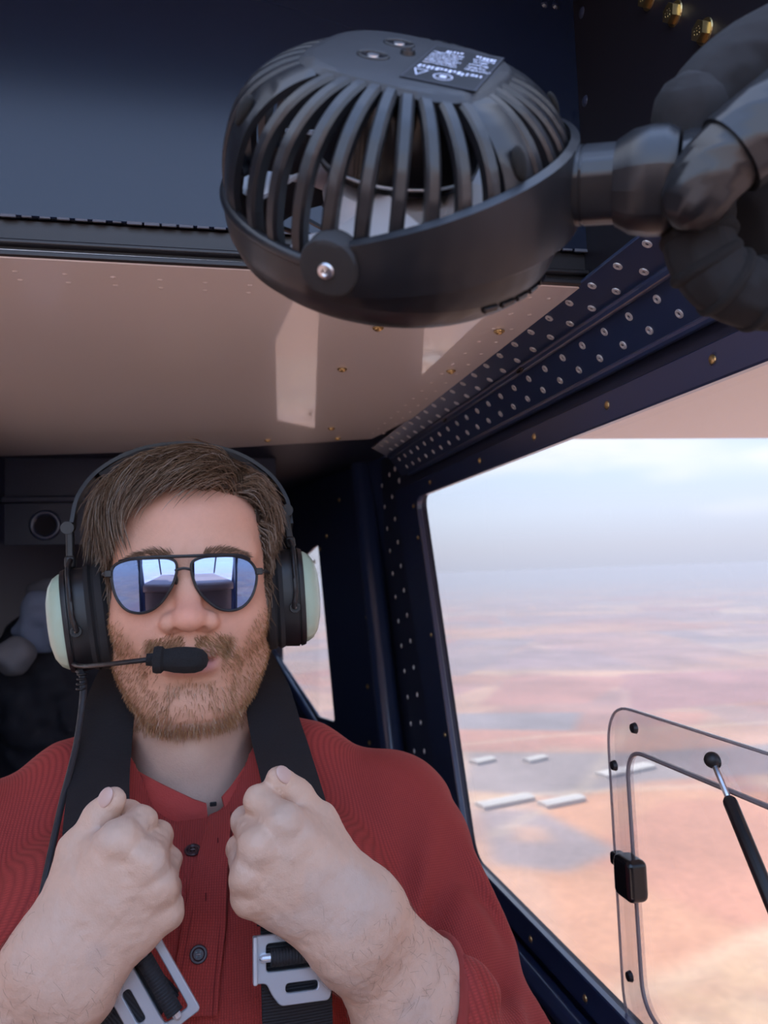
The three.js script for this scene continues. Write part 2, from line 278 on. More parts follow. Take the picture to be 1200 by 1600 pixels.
// overhead recess ahead of the ceiling
const header = structure(mesh('wall_overhead', plate([[-0.42, 0.262], [0.318, 0.262], [0.318, 0.52], [-0.42, 0.52]], [], 0.004, [0, 0, -0.594], [1, 0, 0], [0, 1, 0]), M.navyGloss), 'glossy dark navy panel above and ahead of the ceiling', 'wall');
for (let i = 0; i < 60; i++) { const r = rng(50 + i)(); mesh('edge_chip', box(0.006 + r * 0.006, 0.0012 + r * 0.0016, 0.002, 0.0006), mat([0.1, 0.105, 0.13], 0.7), header, [-0.41 + i * 0.0122, 0.2617, -0.589]); }  // small grey pieces added for the chipped, peeling paint along this edge
{
  const t = structure(mesh('trim_1', mergeGeometries([box(0.74, 0.03, 0.012, 0.002).translate(-0.05, 0.2475, -0.6), box(0.74, 0.004, 0.008, 0.0015).translate(-0.05, 0.2435, -0.592), box(0.74, 0.004, 0.012, 0.001).translate(-0.05, 0.234, -0.592)]), M.blackTrim), 'black channel trim between navy overhead panel and ceiling', 'trim');
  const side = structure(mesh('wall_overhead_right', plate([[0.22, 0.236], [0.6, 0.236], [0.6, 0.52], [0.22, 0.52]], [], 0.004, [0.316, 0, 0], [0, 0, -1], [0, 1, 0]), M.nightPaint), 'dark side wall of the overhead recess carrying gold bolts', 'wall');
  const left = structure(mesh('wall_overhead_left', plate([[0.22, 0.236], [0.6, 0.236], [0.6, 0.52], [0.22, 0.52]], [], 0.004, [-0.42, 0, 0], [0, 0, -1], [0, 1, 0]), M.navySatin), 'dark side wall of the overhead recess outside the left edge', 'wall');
  const hex = new THREE.CylinderGeometry(0.0066, 0.0066, 0.005, 6); hex.rotateY(0.3);
  const head = mergeGeometries([crease(hex.toNonIndexed(), 0.3).translate(0, 0.0035, 0), lathe([[0, 0.0006], [0.0078, 0.0012], [0.0082, 0], [0.006, -0.001]], 24)].map((g) => { g.deleteAttribute('uv'); return g; }));
  const mark = mergeGeometries([[-2, 1.6], [-0.4, 1.9], [1.2, 1.5], [-1.8, -0.4], [0, -0.2], [1.6, -0.6], [-0.8, -2.2], [0.9, -2.4]].map(([a, b], i) => box(i % 3 ? 0.0004 : 0.0011, 0.0004, i % 2 ? 0.0012 : 0.0005, 0.0001).translate(a * 0.0013, 0.006, b * 0.0013)));
  [[0.400, -0.478], [0.368, -0.45], [0.335, -0.421], [0.3016, -0.392], [0.27, -0.365]].forEach(([y, z], i) => { const b = aim(mesh('hex_bolt', head, M.goldBolt, side, [0.3155, y, z]), [-1, 0, 0]); mesh('head_marking', mark, M.goldBolt, b); });
  for (const [y, z] of [[0.46, -0.575], [0.385, -0.578], [0.31, -0.58], [0.455, -0.54]]) stud(domeGeo, M.navySatin, side, [0.3155, y, z], [-1, 0, 0], 'rivet').scale.setScalar(1.6);
  for (const x of [0.1, 0.29, 0.3]) stud(domeGeo, M.navyGloss, header, [x, 0.475, -0.5895], [0, 0, 1], 'rivet').scale.setScalar(1.5);
  // roof of the recess, wing centre section over the cabin, aft top
  structure(mesh('ceiling_overhead', box(0.86, 0.02, 0.26, 0.002), M.navySatin, scene, [-0.05, 0.532, -0.47]), 'dark roof strip above the overhead recess', 'ceiling');
  structure(mesh('roof', mergeGeometries([box(0.86, 0.06, 1.9, 0.004).translate(0, 0.275, -1.56), box(0.86, 0.24, 0.06, 0.004).translate(0, 0.41, -0.628)]), M.navySatin), 'dark inner roof structure above the ceiling panel', 'roof');
}

// right wall with the door window
function sideWall(x, name, label) {
  const hole = rounded([[0.05, -0.41], [1.1347, -0.41], [1.336, 0.135], [0.05, 0.135]], 0.03);
  return structure(mesh(name, plate([[0.0, -1.05], [1.66, -1.05], [1.66, 0.24], [0.0, 0.24]], [hole], 0.01, [x, 0, 0], [0, 0, -1], [0, 1, 0]), M.navySatin), label, 'wall');
}
const wallRight = sideWall(0.37, 'wall_right', 'dark navy right wall of the cabin around the door window');
const wallLeft = sideWall(-0.38, 'wall_left', 'dark navy left wall of the cabin outside the picture');
{
  // window frame rim, pane and screws
  const hole = rounded([[0.055, -0.405], [1.131, -0.405], [1.3325, 0.131], [0.055, 0.131]], 0.03), outer = [[0.02, -0.437], [1.232, -0.437], [1.484, 0.16], [0.02, 0.16]];
  const win = new THREE.Group(); win.name = 'window_1'; scene.add(win); structure(win, 'large rounded side door window in a navy frame', 'window');
  mesh('window_frame', plate(outer, [hole], 0.006, [0.3635, 0, 0], [0, 0, -1], [0, 1, 0], 0.0015), M.navy, win);
  mesh('pane', plate(rounded([[0.04, -0.42], [1.14, -0.42], [1.345, 0.145], [0.04, 0.145]], 0.03), [], 0, [0.376, 0, 0], [0, 0, -1], [0, 1, 0], 0), M.dimmedPane, win);
  for (const s of [0.2, 0.35, 0.5, 0.655, 0.82, 1.0, 1.24]) stud(screwGeo, M.brass, win, [0.3632, 0.147, -s], [-1, 0, 0], 'screw');
  for (const y of [0.118, 0.062, -0.1, -0.25, -0.37]) stud(screwGeo, M.brass, win, [0.3632, y, -(sEdge(y) + 0.018)], [-1, 0, 0], 'screw');
  for (const s of [0.5, 0.63, 0.765, 0.9, 1.04]) stud(screwGeo, M.brass, win, [0.3632, -0.424, -s], [-1, 0, 0], 'screw');
  const wl = new THREE.Group(); wl.name = 'window_2'; scene.add(wl); structure(wl, 'left side window outside the picture', 'window');
  mesh('pane', plate(rounded([[0.04, -0.42], [1.14, -0.42], [1.345, 0.145], [0.04, 0.145]], 0.03), [], 0, [-0.376, 0, 0], [0, 0, -1], [0, 1, 0], 0), M.dimmedPane, wl);
}
{
  // riveted beam between ceiling and window
  const strip = (a, b) => plate([[0.22, 0], [1.42, 0], [1.42, 1], [0.22, 1]].map(([s, t]) => [s, t * Math.hypot(b[0] - a[0], b[1] - a[1])]), [], 0.003, [a[0], a[1], 0], [0, 0, -1], [b[0] - a[0], b[1] - a[1], 0]);
  const lo = [[0.3615, 0.181], [0.3395, 0.213]], up = [[0.335, 0.217], [0.306, 0.2335]];
  const beam = structure(mesh('wall_upper_right', mergeGeometries([strip(...lo), strip(...up), box(0.05, 0.03, 1.2, 0.001).translate(0.365, 0.255, -0.82)]), M.navy), 'navy riveted beam running aft above the side window', 'wall');
  mesh('rail', sweep([[0.3605, 0.1765, -0.22], [0.3605, 0.1765, -1.36]], [0.0042], { straight: true, radial: 10, round: false }), M.navy, beam);
  mesh('rail', sweep([[0.3355, 0.214, -0.22], [0.3355, 0.214, -1.4]], [0.0048], { straight: true, radial: 10, round: false }), M.navy, beam);
  for (const [a, b, rows] of [[...lo, [0.27, 0.74]], [...up, [0.25, 0.75]]]) {
    const n = [-(b[1] - a[1]), b[0] - a[0], 0];
    rows.forEach((t, q) => { for (let i = 0; i < 25; i++) { const s = 0.36 + i * 0.0415 + q * 0.012; if (s < 1.4) stud(rivetGeo, M.rivet, beam, [lerp(a[0], b[0], t), lerp(a[1], b[1], t), -s], n).scale.setScalar(1.25); } });
  }
  const slot = mergeGeometries([0.46, 0.78, 1.05].map((s) => new THREE.SphereGeometry(0.0045, 10, 8).scale(0.5, 0.6, 2).translate(0.3315, 0.211, -s)));
  mesh('drain_slot', slot, M.blackGloss, beam);
  // door post: rivets, tube and aft panel screws
  for (let i = 0; i < 13; i++) for (const q of [0, 1]) { const y = 0.2 - i * 0.046 - q * 0.014; stud(rivetGeo, M.rivet, wallRight, [0.3694, y, -(sEdge(y) + 0.19 + q * 0.075)], [-1, 0, 0]).scale.setScalar(1.4); }
  for (const [s, y] of [[1.44, 0.215], [1.5, 0.205], [1.47, 0.178]]) stud(domeGeo, M.rivet, wallRight, [0.369, y, -s], [-1, 0, 0]).scale.setScalar(2);
  mesh('post_tube', sweep([[0.342, 0.24, -(sEdge(0.24) + 0.33)], [0.342, -0.6, -(sEdge(-0.6) + 0.33)]], [0.023], { straight: true, radial: 20, round: false }), M.navy, wallRight);
  // sill tube and lower panel
  mesh('sill_tube', sweep([[0.353, -0.452, -0.1], [0.353, -0.452, -1.4]], [0.013], { straight: true, radial: 16, round: false }), M.navy, wallRight);
  const low = mesh('lower_panel', box(0.006, 0.5, 1.4, 0.001), M.navySatin, wallRight, [0.352, -0.72, -0.8]);
  for (let i = 0; i < 14; i++) for (const y of [0.222, 0.18]) stud(rivetGeo, M.rivet, low, [-0.0032, y, 0.4 - i * 0.047], [-1, 0, 0]).scale.setScalar(1.1);
}
{
  // aft side walls taper to the rear bulkhead; the right one has a quarter window
  const dir = V(-0.17, 0, -0.78).normalize(), L = Math.hypot(0.17, 0.8);
  const sOf = (x, z) => Math.hypot(x - 0.37, z + 1.62);
  const q = [[0.286, 0.084, -2.006], [0.303, -0.346, -1.928], [0.278, -0.35, -2.04], [0.197, -0.209, -2.40], [0.2, -0.02, -2.39]].map(([x, y, z]) => [sOf(x, z), y]);
  const aft = structure(mesh('wall_aft_right', plate([[-0.02, -1.05], [L, -1.05], [L, 0.26], [-0.02, 0.26]], [rounded(q, 0.012)], 0.006, [0.37, 0, -1.62], dir.toArray(), [0, 1, 0]), M.navy), 'dark navy tapering aft wall behind the door post', 'wall');
  const qw = new THREE.Group(); qw.name = 'window_3'; scene.add(qw); structure(qw, 'small slanted quarter window behind the headset', 'window');
  mesh('pane', plate(q.map(([s, y]) => [0.205 + (s - 0.205) * 1.02, y * 1.02]), [], 0, [0.374, 0, -1.62], dir.toArray(), [0, 1, 0], 0), M.dimmedPane, qw);
  const inn = dir.clone().cross(V(0, 1, 0)).negate();
  for (const [s, y] of [[0.13, 0.2], [0.24, 0.18], [0.09, 0.02], [0.1, -0.09], [0.11, -0.24], [0.11, -0.36], [0.33, 0.1], [0.38, 0.07], [0.42, 0.04]]) stud(screwGeo, M.brass, aft, V(0.37, y, -1.62).addScaledVector(dir, s).addScaledVector(inn, 0.001).toArray(), inn, 'screw');
  for (let i = 0; i < 9; i++) stud(domeGeo, M.navySatin, aft, V(0.37, i < 5 ? 0.215 : 0.2 - (i - 5) * 0.022, -1.62).addScaledVector(dir, i < 5 ? 0.3 + i * 0.03 : 0.45 + (i - 5) * 0.02).addScaledVector(inn, 0.001).toArray(), inn);
  mesh('window_edge', sweep([[0.27, -0.37, -2.03], [0.19, -0.215, -2.38]], [0.012], { straight: true, radial: 12 }), M.navy, aft);
  const dl = V(0.17, 0, -0.78).normalize();
  structure(mesh('wall_aft_left', plate([[-0.02, -1.05], [L, -1.05], [L, 0.26], [-0.02, 0.26]], [], 0.006, [-0.37, 0, -1.62], dl.toArray(), [0, 1, 0]), M.navySatin), 'dark tapering aft wall at the left behind the headset', 'wall');
  structure(mesh('wall_rear', box(0.46, 1.3, 0.01, 0.001), M.navySatin, scene, [0, -0.4, -2.42]), 'dark rear bulkhead behind the pilot', 'wall');
  // crossbeam under the aft edge of the ceiling, with flanged lightening holes
  const cross = structure(mesh('wall_crossbeam', plate([[-0.372, 0.08], [0.15, 0.075], [0.15, 0.25], [-0.372, 0.25]], [-0.29, -0.11].map((x) => new THREE.EllipseCurve(x, 0.117, 0.02, 0.02).getPoints(28).slice(0, -1).map((p) => [p.x, p.y])), 0.004, [0, 0, -1.63], [1, 0, 0], [0, 1, 0]), M.navySatin), 'dark riveted crossbeam with round hole behind the head', 'wall');
  for (const x of [-0.29, -0.11]) mesh('hole_flange', new THREE.TorusGeometry(0.024, 0.005, 10, 32), M.navy, cross, [x, 0.117, -1.624]);
  for (let i = 0; i < 14; i++) stud(domeGeo, M.rivet, cross, [-0.36 + i * 0.035, 0.162, -1.6255], [0, 0, 1]);
  mesh('flange', box(0.5, 0.012, 0.03, 0.003), M.navySatin, cross, [-0.115, 0.165, -1.62]);
  structure(mesh('floor', box(0.9, 0.02, 3.0, 0.002), M.navySatin, scene, [0, -1.06, -1.0]), 'dark cabin floor below the picture', 'floor');
}
{
  // windscreen ahead of the camera (it shows in the sunglasses and lights the cabin)
  const w = new THREE.Group(); w.name = 'window_4'; scene.add(w); structure(w, 'wide windscreen ahead of the pilot, mirrored in the sunglasses', 'window');
  const prof = [[0.53, -0.34], [0.52, -0.1], [0.44, 0.15], [0.28, 0.42], [0.08, 0.66], [-0.07, 0.8]];
  mesh('pane', loft([-0.42, -0.2, 0, 0.2, 0.42].map((x) => prof.map(([y, z]) => V(x, y, z))), { closed: false, cap: false, angle: 3 }), M.glass, w);
  for (const x of [-0.42, 0.42]) mesh('pane', plate([[-0.34, 0.53], ...prof.slice(1).map(([y, z]) => [z, y]), [0.02, -0.07], [-0.02, 0.17], [-0.34, 0.24]], [], 0, [x, 0, 0], [0, 0, 1], [0, 1, 0], 0), M.glass, w);
  for (const x of [-0.42, 0.42]) { mesh('windscreen_post', sweep(prof.map(([y, z]) => [x, y, z]), [0.012], { n: 20, radial: 10 }), M.black, w); mesh('door_post', sweep([[x * 0.95, 0.24, -0.12], [x * 0.95, -0.1, 0.06], [x * 0.95, -0.45, 0.06]], [0.02], { n: 12, radial: 10 }), M.navy, w); }
  mesh('top_bow', sweep([[-0.42, 0.52, -0.34], [0.42, 0.52, -0.34]], [0.016], { straight: true, radial: 10 }), M.navy, w);
  for (const s of [-1, 1]) { const t = thing('brace_tube', s < 0 ? 'black diagonal windscreen brace tube on the left, seen in the sunglasses' : 'black diagonal windscreen brace tube on the right, seen in the sunglasses', 'tube', [0, 0, 0], 'windscreen braces'); mesh('tube', sweep([[s * 0.37, 0.4, -0.02], [s * 0.02, -0.02, 0.52]], [0.011], { straight: true, radial: 10 }), M.black, t); }
  const p = thing('instrument_panel', 'brown-grey instrument panel and glareshield, seen in the sunglasses', 'panel');
  mesh('glareshield', box(0.82, 0.04, 0.76, 0.015), mat([0.3, 0.19, 0.15], 0.85), p, [0, -0.1, 0.42]);
  mesh('panel_face', box(0.76, 0.5, 0.02, 0.005), mat([0.22, 0.135, 0.105], 0.7), p, [0, -0.37, 0.07]);
  for (const [x, y] of [[-0.2, -0.24], [-0.08, -0.24], [0.06, -0.3], [0.2, -0.24]]) { mesh('instrument', lathe([[0, 0.006], [0.034, 0.006], [0.04, 0.01], [0.042, 0]], 28), M.blackGloss, p, [x, y, 0.058], [-Math.PI / 2, 0, 0]); }
  const ph = thing('phone', 'black phone on a mount above the glareshield, seen in the sunglasses', 'phone', [0, 0, 0]);
  mesh('body', box(0.075, 0.155, 0.008, 0.004), M.blackGloss, ph, [0.01, -0.03, 0.02]); mesh('mount', sweep([[0.01, -0.06, 0.024], [0.01, -0.085, 0.06]], [0.008], { straight: true }), M.black, ph);
}
{
  // wings
  const prof = [[-0.05, 0.34], [-0.1, 0.31], [-0.3, 0.29], [-0.9, 0.29], [-1.4, 0.296], [-1.73, 0.302], [-1.74, 0.312], [-1.2, 0.4], [-0.5, 0.44], [-0.15, 0.41]];
  for (const s of [1, -1]) { const t = thing('wing', s > 0 ? 'pale pinkish underside of the wing above the side window' : 'pale wing on the left side outside the picture', 'wing', [0, 0, 0]); mesh('wing_skin', loft([0.43, 1.5, 3, 5.2].map((x) => prof.map(([z, y]) => V(s * x, y + (x - 0.43) * 0.008, z)))), M.wingPaint, t); }
  // vent window: clear acrylic rim with screws, latch and gas strut
  const v = thing('vent_window', 'clear acrylic rounded vent panel with black latch in the side window', 'window');
  const R0 = rounded([[0.22, -0.425], [0.703, -0.425], [0.705, -0.127], [0.22, -0.132]], 0.045, 10), R1 = rounded([[0.26, -0.39], [0.668, -0.39], [0.672, -0.163], [0.26, -0.168]], 0.03, 10);
  mesh('rim', plate(R0, [R1], 0.005, [0.3705, 0, 0], [0, 0, -1], [0, 1, 0], 0.001), M.acrylic, v);
  const edge = (R, d, r) => sweep([...R, R[0]].map(([s, y]) => [0.3705 - d, y, -s]), [r], { straight: true, radial: 6, round: false });
  mesh('outer_edge', edge(R0, 0, 0.0014), mat([0.5, 0.49, 0.52], 0.2, 0, { transmission: 0.7 }), v); mesh('seal', edge(R1, 0, 0.002), mat([0.34, 0.32, 0.34], 0.3, 0, { transmission: 0.5 }), v);
  for (const [s, y] of [[0.652, -0.142], [0.692, -0.183], [0.688, -0.273], [0.685, -0.367], [0.537, -0.146], [0.42, -0.148]]) stud(lathe([[0, 0.004], [0.004, 0.0035], [0.005, 0]], 12), M.black, v, [0.3695, y, -s], [-1, 0, 0], 'screw');
  mesh('latch', mergeGeometries([box(0.02, 0.036, 0.03, 0.006), box(0.012, 0.012, 0.02, 0.003).translate(0.002, 0.008, -0.02)]), M.blackGloss, v, [0.362, -0.272, -0.662]);
  const gs = thing('gas_strut', 'thin black gas strut at the right edge of the vent window', 'strut');
  mesh('rod', sweep([[0.366, -0.146, -0.537], [0.364, -0.172, -0.516]], [0.0022], { straight: true, radial: 8 }), M.steel, gs);
  mesh('cylinder', sweep([[0.364, -0.17, -0.517], [0.358, -0.255, -0.45]], [0.005], { straight: true, radial: 12 }), M.black, gs);
  mesh('ball_end', new THREE.SphereGeometry(0.006, 14, 10), M.black, gs, [0.366, -0.145, -0.538]);
}

// ------------------------------------------------------------------ the pilot
const person = thing('person', 'man in a red waffle-knit henley shirt gripping his harness straps with both hands', 'person', [0, 0, 0]);
const HX = -0.0115, HY = 0.003, HZ = -0.80;
// head field in head axes: x to the picture's right, y up, z to the camera; 0 at eye height between the ears
function headSkull(x, y, z) {
  const ax = Math.abs(x);
  let d = ell(x, y, z, 0, 0.022, -0.014, 0.0735, 0.084, 0.097);
  d = smin(d, ell(x, y, z, 0, 0.046, 0.032, 0.061, 0.045, 0.052), 0.02);
  d = smin(d, ell(x, y, z, 0, -0.036, 0.012, 0.0685, 0.09, 0.071), 0.03);
  d = smin(d, cap(ax, y, z, [0.057, -0.052, -0.012], [0.024, -0.113, 0.05], 0.016, 0.017), 0.028);
  return d;
}
function headField(x, y, z) {
  const ax = Math.abs(x);
  let d = headSkull(x, y, z);
  if (d > 0.06) return d - 0.02;
  d = smin(d, ell(x, y, z, 0, -0.113, 0.066, 0.025, 0.019, 0.018), 0.022);
  d = smin(d, sph(ax, y, z, 0.037, -0.036, 0.056, 0.0265), 0.022);
  d = smin(d, cap(ax, y, z, [0.01, 0.021, 0.079], [0.044, 0.022, 0.062], 0.0095, 0.011), 0.016);
  d = smax(d, -ell(ax, y, z, 0.0315, -0.001, 0.092, 0.017, 0.0125, 0.014), 0.014);
  d = smin(d, sph(ax, y, z, 0.031, -0.002, 0.0655, 0.0125), 0.006);
  // muzzle, lips
  d = smin(d, ell(x, y, z, 0, -0.068, 0.068, 0.033, 0.03, 0.0215), 0.02);
  const ym = y - 5 * x * x;
  d = smin(d, ell(ax, ym, z, 0.007, -0.0655, 0.088, 0.018, 0.0052, 0.0055), 0.006);
  d = smin(d, ell(x, ym, z, 0, -0.0785, 0.086, 0.021, 0.0066, 0.0075), 0.007);
  d = smax(d, -ell(x, ym, z, 0, -0.0712, 0.096, 0.029, 0.0014, 0.013), 0.003);
  d = smax(d, -ell(ax, y, z, 0.0315, -0.062, 0.082, 0.0035, 0.0055, 0.006), 0.006);
  d = smax(d, -cap(ax, y, z, [0.022, -0.045, 0.0925], [0.0405, -0.072, 0.083], 0.0028, 0.0022), 0.01);   // smile fold
  d = smax(d, -ell(x, y, z, 0, -0.0925, 0.0935, 0.02, 0.006, 0.008), 0.014);
  // nose
  d = smin(d, cap(x, y, z, [0, 0.008, 0.079], [0, -0.030, 0.099], 0.0075, 0.0105), 0.012);
  d = smin(d, ell(x, y, z, 0, -0.0345, 0.1035, 0.0125, 0.0105, 0.0115), 0.008);
  d = smin(d, ell(ax, y, z, 0.0155, -0.0375, 0.092, 0.0085, 0.0085, 0.0105), 0.007);
  d = smax(d, -ell(ax, y, z, 0.0088, -0.0458, 0.1, 0.0052, 0.005, 0.0066), 0.003);
  d = smax(d, -cap(x, y, z, [0, -0.05, 0.097], [0, -0.06, 0.0945], 0.003, 0.0035), 0.005);
  return d;
}
function neckField(x, y, z) {
  let d = cap(x, y, z, [0, -0.06, -0.03], [0, -0.27, -0.045], 0.061, 0.067);
  d = smin(d, cap(x, y, z, [0, -0.10, 0.0], [0, -0.2, 0.012], 0.03, 0.034), 0.05);
  d = smin(d, ell(x, y, z, 0, -0.158, 0.03, 0.012, 0.018, 0.018), 0.02);
  return d;
}
const headAndNeck = (X, Y, Z) => { const x = X - HX, y = Y - HY, z = Z - HZ; return smin(headField(x / 1.035, y, z), neckField(x, y, z), 0.022); };

// arms and hands: joints in world metres
const ARM = {
  right: {
    shoulder: [0.176, -0.232, -0.765], elbow: [0.222, -0.43, -0.61], wrist: [0.0985, -0.236, -0.553], mcp: [[0.0495, -0.1605, -0.5465], [0.0325, -0.1735, -0.543], [0.0255, -0.1915, -0.5455], [0.0262, -0.2085, -0.5525]],
    pip: [[0.0355, -0.1505, -0.566], [0.0265, -0.168, -0.582], [0.0225, -0.187, -0.584], [0.0255, -0.205, -0.584]], dip: [[0.046, -0.151, -0.588], [0.045, -0.168, -0.599], [0.041, -0.187, -0.600], [0.042, -0.205, -0.597]], tip: [[0.063, -0.155, -0.59], [0.063, -0.170, -0.592], [0.058, -0.188, -0.591], [0.056, -0.205, -0.588]],
    thumb: [[0.098, -0.208, -0.561], [0.0775, -0.1715, -0.574], [0.0615, -0.151, -0.5745], [0.0492, -0.1385, -0.571]],
  },
  left: {
    shoulder: [-0.199, -0.232, -0.765], elbow: [-0.232, -0.41, -0.6], wrist: [-0.0905, -0.241, -0.555], mcp: [[-0.0545, -0.162, -0.549], [-0.0375, -0.176, -0.546], [-0.0305, -0.1935, -0.548], [-0.0265, -0.2115, -0.554]],
    pip: [[-0.0425, -0.1585, -0.572], [-0.0325, -0.173, -0.585], [-0.027, -0.190, -0.586], [-0.0265, -0.208, -0.586]], dip: [[-0.052, -0.158, -0.592], [-0.05, -0.172, -0.6], [-0.045, -0.190, -0.601], [-0.043, -0.207, -0.598]], tip: [[-0.069, -0.16, -0.592], [-0.067, -0.173, -0.593], [-0.062, -0.190, -0.592], [-0.057, -0.207, -0.589]],
    thumb: [[-0.104, -0.210, -0.562], [-0.083, -0.174, -0.574], [-0.0695, -0.154, -0.5745], [-0.0605, -0.1425, -0.571]],
  },
};
function armField(A) {
  const rM = [0.0128, 0.0128, 0.0118, 0.0112], rP = [0.0098, 0.0098, 0.0093, 0.0085], W = A.wrist, E = A.elbow;
  const ux = A.mcp[3][0] - A.mcp[0][0], uy = A.mcp[3][1] - A.mcp[0][1], ul = Math.hypot(ux, uy), wx = ux / ul * 0.0145, wy = uy / ul * 0.0145;   // the wrist is wider than thick
  const Wa = [W[0] - wx, W[1] - wy, W[2]], Wb = [W[0] + wx, W[1] + wy, W[2]];
  const F = (t, k) => [lerp(W[0], E[0], t) + k * wx * (1 + t), lerp(W[1], E[1], t) + k * wy * (1 + t), lerp(W[2], E[2], t)];
  const fa = [F(0, -1), F(0.38, -1)], fb = [F(0, 1), F(0.38, 1)], f2 = F(0.38, 0), f3 = F(1, 0);
  return (x, y, z) => {
    let d = smin(cap(x, y, z, ...fa, 0.0195, 0.026), cap(x, y, z, ...fb, 0.0195, 0.026), 0.02);
    d = smin(d, cap(x, y, z, f2, f3, 0.038, 0.043), 0.03);
    if (d > 0.2) return d - 0.05;
    d = smin(d, cap(x, y, z, Wa, Wb, 0.019, 0.019), 0.02);
    let palm = 9;
    for (let i = 0; i < 4; i++) { const t = i / 3, w = [lerp(Wa[0], Wb[0], t), lerp(Wa[1], Wb[1], t), W[2] - 0.002]; palm = smin(palm, cap(x, y, z, w, A.mcp[i], 0.0165, rM[i] * 0.94), 0.015); }
    d = smin(d, palm, 0.018);
    const T = A.thumb;
    d = smin(d, cap(x, y, z, W, T[1], 0.017, 0.0135), 0.02);
    d = smin(d, cap(x, y, z, [T[1][0], T[1][1], T[1][2] - 0.004], A.mcp[0], 0.0085, 0.0085), 0.008);   // web of the thumb
    let th = smin(cap(x, y, z, T[1], T[2], 0.0118, 0.0105), cap(x, y, z, T[2], T[3], 0.0104, 0.0088), 0.005);
    d = smin(d, th, 0.0035);
    for (let i = 0; i < 4; i++) {
      let f = cap(x, y, z, A.mcp[i], A.pip[i], rM[i] * 0.95, rP[i]);
      f = smin(f, cap(x, y, z, A.pip[i], A.dip[i], rP[i], rP[i] * 0.9), 0.004);
      f = smin(f, cap(x, y, z, A.dip[i], A.tip[i], rP[i] * 0.9, rP[i] * 0.8), 0.004);
      d = smin(d, f, 0.0042);
      d = smin(d, sph(x, y, z, A.mcp[i][0], A.mcp[i][1], A.mcp[i][2] + 0.0035, rM[i] * 0.74), 0.006);   // knuckle
    }
    // tendons and veins on the back of the hand, creases at the wrist
    d -= 0.0007 * noise(x * 90, y * 90, z * 90) + 0.0004 * noise(x * 260, y * 260, z * 260);
    return d;
  };
}
const armR = armField(ARM.right), armL = armField(ARM.left);

// shirt field: trunk, shoulders, sleeves with folds
const SX = -0.0115;
function trunk(X, y, z) {
  const x = X - SX, ax = Math.abs(x);
  let d = ell(x, y, z, 0, -0.465, -0.735, 0.185, 0.25, 0.148);
  d = smin(d, ell(ax, y, z, 0.075, -0.285, -0.695, 0.10, 0.09, 0.072), 0.05);
  d = smin(d, cap(ax, y, z, [0.06, -0.202, -0.80], [0.165, -0.232, -0.775], 0.058, 0.058), 0.04);
  d = smin(d, cap(ax, y, z, [0.05, -0.165, -0.825], [0.10, -0.19, -0.805], 0.034, 0.05), 0.03);
  return d;
}
function sleeve(x, y, z, A) {
  let d = cap(x, y, z, A.shoulder, A.elbow, 0.058, 0.056);
  const h = A.cuff;
  return smin(d, cap(x, y, z, A.elbow, h, 0.056, 0.0495), 0.03);
}
ARM.right.cuff = [0.149, -0.312, -0.577]; ARM.right.hem = [-0.9, 0.42, 0.12]; ARM.left.cuff = [-0.178, -0.34, -0.58];
function shirtField(x, y, z) {
  let d = trunk(x, y, z);
  const R = sleeve(x, y, z, ARM.right), L = sleeve(x, y, z, ARM.left);
  d = smin(d, Math.min(R, L), 0.028);
  if (d > 0.05) return d - 0.015;
  // folds: long diagonals on the sleeves, loose ripples on the chest
  const ms = sstep(0.12, 0.19, Math.abs(x - SX)) * sstep(-0.17, -0.25, y);
  const q = (x > 0 ? 1 : -1) * x, ph = (y * 0.72 + q * 0.55 + z * 0.35) / 0.046 + 1.6 * noise(x * 14, y * 14, z * 14);
  d -= ms * (0.0072 * Math.sin(ph * 2 * Math.PI) * (0.6 + 0.5 * noise(x * 9 + 5, y * 9, z * 9)));
  d -= ms * 0.004 * noise(x * 32, y * 22, z * 32);
  const mc = sstep(0.15, 0.06, Math.abs(x - SX));
  d -= mc * (0.0022 * noise(x * 30, y * 10, z * 10) + 0.0012 * noise(x * 60, y * 18, 3));
  // raglan seam
  const s = raglan(x, y, z); d += 0.0016 * Math.exp(-((s / 0.0028) ** 2));
  // neck opening
  const n = neckField(x - HX, y - HY, z - HZ);
  d = smax(d, -(n - 0.0105 * sstep(-0.24, -0.215, y) - 0.0015), 0.004);
  // cuffs: cut the sleeves where they end
  for (const A of [ARM.right, ARM.left]) {
    const E = A.elbow, h = A.cuff, [nx, ny, nz] = A.hem ?? [h[0] - E[0], h[1] - E[1], h[2] - E[2]], l = Math.hypot(nx, ny, nz), t = ((x - h[0]) * nx + (y - h[1]) * ny + (z - h[2]) * nz) / l, r = Math.hypot(x - h[0], y - h[1], z - h[2]);
    if (r < 0.075 && t > -0.06) d = smax(d, t, 0.006);
  }
  return d;
}
function raglan(x, y, z) { const q = Math.abs(x - SX); return q - (0.075 + (-0.12 - y) * 0.55 + 0.02 * Math.sin((y + 0.12) * 14)); }

